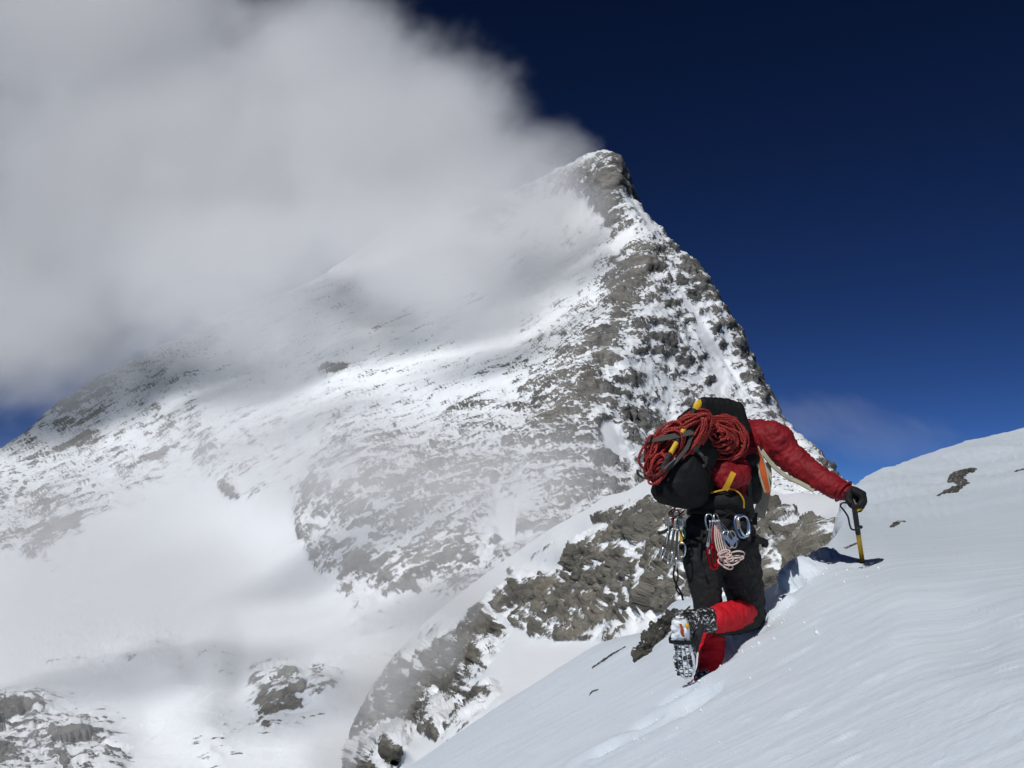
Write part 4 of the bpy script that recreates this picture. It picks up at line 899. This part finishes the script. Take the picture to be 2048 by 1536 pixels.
# five quickdraws on the left hip
qd = [((1348, 1034, 4.845), (1322, 1118), 'grey', .3, M_web, 'leftmost quickdraw on the left hip, swinging out with a grey sling'),
      ((1352, 1036, 4.84), (1338, 1128), 'grey', 1.2, M_web, 'quickdraw with grey sling second from the left on the left hip'),
      ((1356, 1036, 4.835), (1351, 1140), 'grey', .8, M_web, 'longest quickdraw hanging straight down on the left hip'),
      ((1360, 1034, 4.835), (1364, 1112), 'yellow', 2.0, M_yellow, 'quickdraw with a thin yellow sling nearest the trousers on the left hip'),
      ((1344, 1030, 4.85), (1334, 1086), 'red', .5, M_red, 'short quickdraw with a dark red sling high on the left hip')]
for (tp, bt_, _, a, mt, lab) in qd:
    T = np.array(P(*tp)); E_ = np.array(P(bt_[0], bt_[1], tp[2]-.005)); dn = unit(E_-T); o = thing('quickdraw', tuple(T), lab, 'quickdraw', 'quickdraws on the left hip')
    Lq = np.linalg.norm(E_-T); biner('carabiner', T, dn, facing(a), M_steel, o, .066, .034, .0034)
    s0, s1 = T+dn*.058, E_-dn*.056
    if (s1-s0)@dn > .02: part('sling', qmesh('sling', sweep(np.linspace(s0, s1, 6), .002, .0065, 4, up=(0, -1, 0)), False), mt, o)
    biner('carabiner', E_-dn*.062, dn, facing(a+.7), M_alu, o, .066, .036, .0042)
# small racked pieces beside them
for (tp, a, mt, lab) in [((1352, 1020, 4.86), .4, M_redmet, 'small red carabiner at the top of the left gear loop'), ((1343, 1024, 4.865), 1.3, M_orange, 'orange anodised carabiner beside the red one on the left hip'), ((1366, 1030, 4.845), .9, M_alu, 'bare silver carabiner beside the pack bottom on the left hip')]:
    o = thing('carabiner', tuple(P(*tp)), lab, 'carabiner'); biner('frame', P(*tp), (.05, 0, -1), facing(a), mt, o, .064, .034, .0036)
    pth = biner_path(P(*tp), (.05, 0, -1), facing(a), .064, .034); part('gate', qmesh('gate', sweep(np.linspace(pth[3], pth[14], 5), .0036, .0036, 8)), M_steel, o)
o = thing('sling', tuple(P(1346, 1060, 4.84)), 'dark green cord loop tangled in the quickdraws', 'sling'); M_green = fabric('cord_green', (0.02, 0.10, 0.06))
part('loop', qmesh('loop', sweep(spline(K([(1356, 1040, 4.83), (1364, 1050, 4.825), (1370, 1066, 4.825), (1368, 1078, 4.825), (1360, 1062, 4.822), (1352, 1052, 4.825), (1345, 1050, 4.83)]), 40), .003, .003, 8)), M_green, o)
o = thing('lanyard', tuple(P(1352, 1120, 4.83)), 'black cord tail with knots hanging below the quickdraws', 'cord')
part('tail', qmesh('tail', sweep(spline(K([(1350, 1130, 4.835), (1347, 1150, 4.83), (1352, 1168, 4.83), (1362, 1186, 4.83), (1366, 1200, 4.84)]), 30), .005, .005, 8)), M_webblk, o)
part('tail', qmesh('tail', sweep(spline(K([(1353, 1134, 4.835), (1356, 1152, 4.825), (1352, 1175, 4.825), (1360, 1190, 4.83)]), 30), .004, .004, 8)), M_webblk, o)
o = thing('ice_screw', tuple(P(1330, 1066, 4.85)), 'slim dark rod sticking out to the left among the quickdraws', 'ice screw')
part('tube', qmesh('tube', sweep(K([(1316, 1067, 4.84), (1330, 1062, 4.845), (1346, 1052, 4.85)]), .007, .007, 8)), M_kpaint, o)
part('eye', qmesh('eye', sweep(biner_path(P(1346, 1050, 4.85), (.6, 0, .5), (0, 1, 0), .03, .022, 16), .003, .003, 6, True, up=(1, 0, 0))), M_kpaint, o)
# rack of wired nuts on the back loop
o = thing('nut_set', tuple(P(1430, 1040, 4.82)), 'silver wired nuts on a carabiner hanging over the seat of the trousers', 'climbing nuts')
biner('carabiner', P(1418, 1028, 4.82), (0, 0, -1), facing(.2), M_alu, o, .075, .036)
biner('carabiner', P(1430, 1028, 4.82), (.25, 0, -1), facing(.9), M_steel, o, .072, .036)
for i, (ex, ey) in enumerate([(1420, 1100), (1416, 1086), (1448, 1072), (1455, 1078), (1462, 1082), (1468, 1076)]):
    a = np.array(P(1422+i*2.5, 1040, 4.80)); e = np.array(P(ex, ey, 4.79-.004*i)); w_ = np.array([.006, 0, .001])
    part('wire', qmesh('wire', sweep(spline([a+w_, (a+e)/2+w_*.8, e+w_*.5, e-w_*.5, (a+e)/2-w_*.8, a-w_], 26), .0017, .0017, 6)), M_steel, o)
    dn = unit(e-a); part('nut', qmesh('nut', box_quads(e+dn*.008, dn*.010, unit(np.cross(dn, (0, 1, 0)))*(.006+.001*i), (0, .006, 0)), False), M_alu, o)
biner('carabiner', P(1452, 1062, 4.785), (.25, 0, -1), facing(.2), M_steel, o, .08, .045, .004); biner('carabiner', P(1461, 1062, 4.79), (.2, 0, -1), facing(.25), M_steel, o, .078, .04, .004)
o = thing('carabiner', tuple(P(1424, 1085, 4.8)), 'long dark red carabiner hanging on a red sling beside the pink cord', 'carabiner')
part('sling', qmesh('sling', sweep(np.linspace(P(1428, 1040, 4.805), P(1424, 1096, 4.79), 6), .0025, .007, 4, up=(0, -1, 0)), False), M_red, o)
biner('frame', P(1424, 1090, 4.79), (.06, 0, -1), facing(.3), M_redmet, o, .11, .055, .0065); biner('gate', P(1426, 1094, 4.785), (.06, 0, -1), facing(.3), M_redmet, o, .09, .02, .005)
# cord bundle
o = thing('cord', tuple(P(1440, 1100, 4.79)), 'bundle of pale pink cord knotted and looped over the right thigh', 'cord')
cl = []
for i in range(5): cl.append(sweep(spline(K([(1430+i*2.5, 1050, 4.80), (1430+i*4, 1075, 4.785), (1434+i*4.5, 1098, 4.78), (1444+i*3, 1116, 4.775)]), 20), .0036, .0036, 8))
part('strands', qmesh('strands', join(cl)), M_pink, o)
cl = []
for i in range(4): cl.append(sweep(coil(1448+i*2, 1106+i*4, 4.768, 13, 5, -.35+.15*i, jit=.5, n=26), .0038, .0038, 8, True, up=(0, -1, 0)))
part('knot', qmesh('knot', join(cl)), M_pink, o)
for (cx, cy, a, b_, tl) in [(1472, 1110, 17, 7, -.25), (1470, 1117, 16, 6, -.1), (1452, 1130, 14, 6, .5), (1447, 1126, 12, 6, .7), (1464, 1123, 18, 6, -.3)]:
    part('loop', qmesh('loop', sweep(coil(cx, cy, 4.772+random.uniform(-.006, .006), a, b_, tl, jit=.8, n=30), .0036, .0036, 8, True, up=(0, -1, 0))), M_pink, o)
# belay carabiner on the right hip
o = thing('carabiner', tuple(P(1482, 1040, 4.83)), 'large blue and silver locking carabiner on the right hip', 'carabiner')
biner('frame', P(1480, 1030, 4.82), (.12, 0, -1), facing(.25), M_bluemet, o, .105, .066, .006); biner('frame', P(1484, 1032, 4.81), (.2, 0, -1), facing(.5), M_alu, o, .095, .06, .005)
ribbon([(1474, 1030, 4.82), (1477, 1045, 4.805), (1478, 1058, 4.805)], .008, .003, None, 10, 'tape', M_cream, o)
ribbon([(1470, 1032, 4.82), (1471, 1046, 4.81), (1475, 1060, 4.81)], .004, .002, None, 10, 'tape', M_orange, o)
ribbon([(1494, 1042, 4.83), (1500, 1052, 4.83), (1507, 1060, 4.83)], .004, .002, None, 10, 'tape', M_webblk, o)

# ------------------------------------------------------------------ rocks poking through the snow slope
m_out = terrain_mat('outcrop_rock', .006, (0.085, 0.08, 0.068), (0.13, 0.12, 0.095), STR, .10)
def outcrop(lst, label, seed, rough=.25, bare=.85, flat=.6, sink=.25):
    """lst: (px, py, radius px) along the bed of rock; lies in the slope"""
    balls = []
    pts_ = [(np.array(on_slope(px, py)[0]), on_slope(px, py)[1], r*slope_d(px, py)/FPX) for px, py, r in lst]
    for (a, na, ra), (b_, nb, rb) in zip(pts_[:-1], pts_[1:]):
        for t in np.linspace(0, 1, max(6, int(np.linalg.norm(b_-a)/min(ra, rb)*2.5))):
            r_ = ra+(rb-ra)*t; balls.append((a+(b_-a)*t-na*r_*sink, r_*random.uniform(.85, 1.1)))
    rm = max(r for _, r in balls); nn = pts_[0][1]
    me = skin(balls, max(rm*.085, .0015), 2)
    v, n = mverts(me)
    c = balls[len(balls)//2][0]; v = v-np.outer((v-c)@nn*(1-flat), nn)
    d = blocks(axes_coords(v, D_UP, nn, rm*1.3, rm*.5, rm*.6), seed)*.9+blocks(axes_coords(v, D_UP, nn, rm*.5, rm*.2, rm*.25), seed+1)*.35+fbm(v/(rm*.25), 3, seed+3)*.3
    v = v+n*(d*rm*rough)[:, None]; setverts(me, v); v, n = mverts(me)
    a_ = me.attributes.new('rock', 'FLOAT', 'POINT'); a_.data.foreach_set('value', (bare-.25*sstep(.55, .95, n@nn)+fbm(v/(rm*.5), 3, seed+8)*.25).astype(np.float32))
    me.polygons.foreach_set('use_smooth', np.zeros(len(me.polygons), bool))
    o = link('rock', me, m_out, label=label, cat='rock')
    c = Vector(pts_[0][0]); me.transform(Matrix.Translation(-c)); o.location = c
    return o
outcrop([(1356, 1228, 14), (1340, 1250, 24), (1318, 1272, 26), (1298, 1294, 22), (1278, 1314, 13)], 'dark jagged rock in the snow just left of the boot', 5, .6, .92, 1.0, .1)
outcrop([(1248, 1295, 3), (1225, 1308, 6), (1205, 1322, 6), (1188, 1334, 3)], 'thin dark sliver of rock lying along the snow left of the jagged rock', 15, .35, .95, .6)
outcrop([(1194, 1376, 2), (1185, 1381, 3.5), (1177, 1386, 2)], 'tiny black stone alone on the snow below the rock sliver', 25, .3, 1.1, .7)
outcrop([(1942, 942, 9), (1918, 948, 13), (1908, 962, 10), (1928, 968, 9), (1908, 976, 9), (1890, 986, 12)], 'grey rock patch in the upper snow slope between the axe and the right edge', 35, .3, .95, .45)
outcrop([(2070, 928, 10), (2045, 936, 11), (2030, 942, 6)], 'grey rock patch at the right edge below the snow skyline', 45, .3, .95, .45)
outcrop([(1806, 1040, 5), (1795, 1046, 9), (1783, 1052, 5)], 'small flat grey stone in the snow right of the axe shaft', 55, .2, .95, .4)
outcrop([(1735, 1074, 2), (1715, 1082, 4), (1690, 1092, 3)], 'narrow grey streak of rock just behind the axe shaft', 65, .2, .9, .35)
outcrop([(1886, 990, 2), (1880, 993, 4), (1875, 995, 2)], 'small dark pebble below the upper grey rock patch', 75, .2, 1.0, .5)

# ------------------------------------------------------------------ crumbs of snow kicked loose round the climber
cr = []
for k in range(90):
    cx, cy, sp = random.choice([(1480, 1285, 45), (1400, 1375, 40), (1560, 1225, 40), (1330, 1425, 70), (1715, 1125, 25), (1610, 1160, 40), (1250, 1480, 70)])
    px, py = cx+random.gauss(0, sp), cy+random.gauss(0, sp*.5)
    if py < np.interp(px, [e[0] for e in edge], [e[1] for e in edge])+25: continue
    q_, n_ = on_slope(px, py); r_ = abs(random.gauss(0, .0035))+.0025; cr.append((q_+n_*r_*.4, (r_*random.uniform(.7, 1.3), r_, r_*random.uniform(.6, 1.2))))
v, f = spheres_mesh(cr, 1); v = v+np.stack([fbm(v/.006, 2, 5), fbm(v/.006, 2, 6), fbm(v/.006, 2, 7)], 1)*.002
link('snow_crumbs', mesh_np('snow_crumbs', v, f), M_cake, kind='stuff', label='loose crumbs of snow kicked up around the knee, boot and axe')
print('done', round(time.time()-T0, 1))
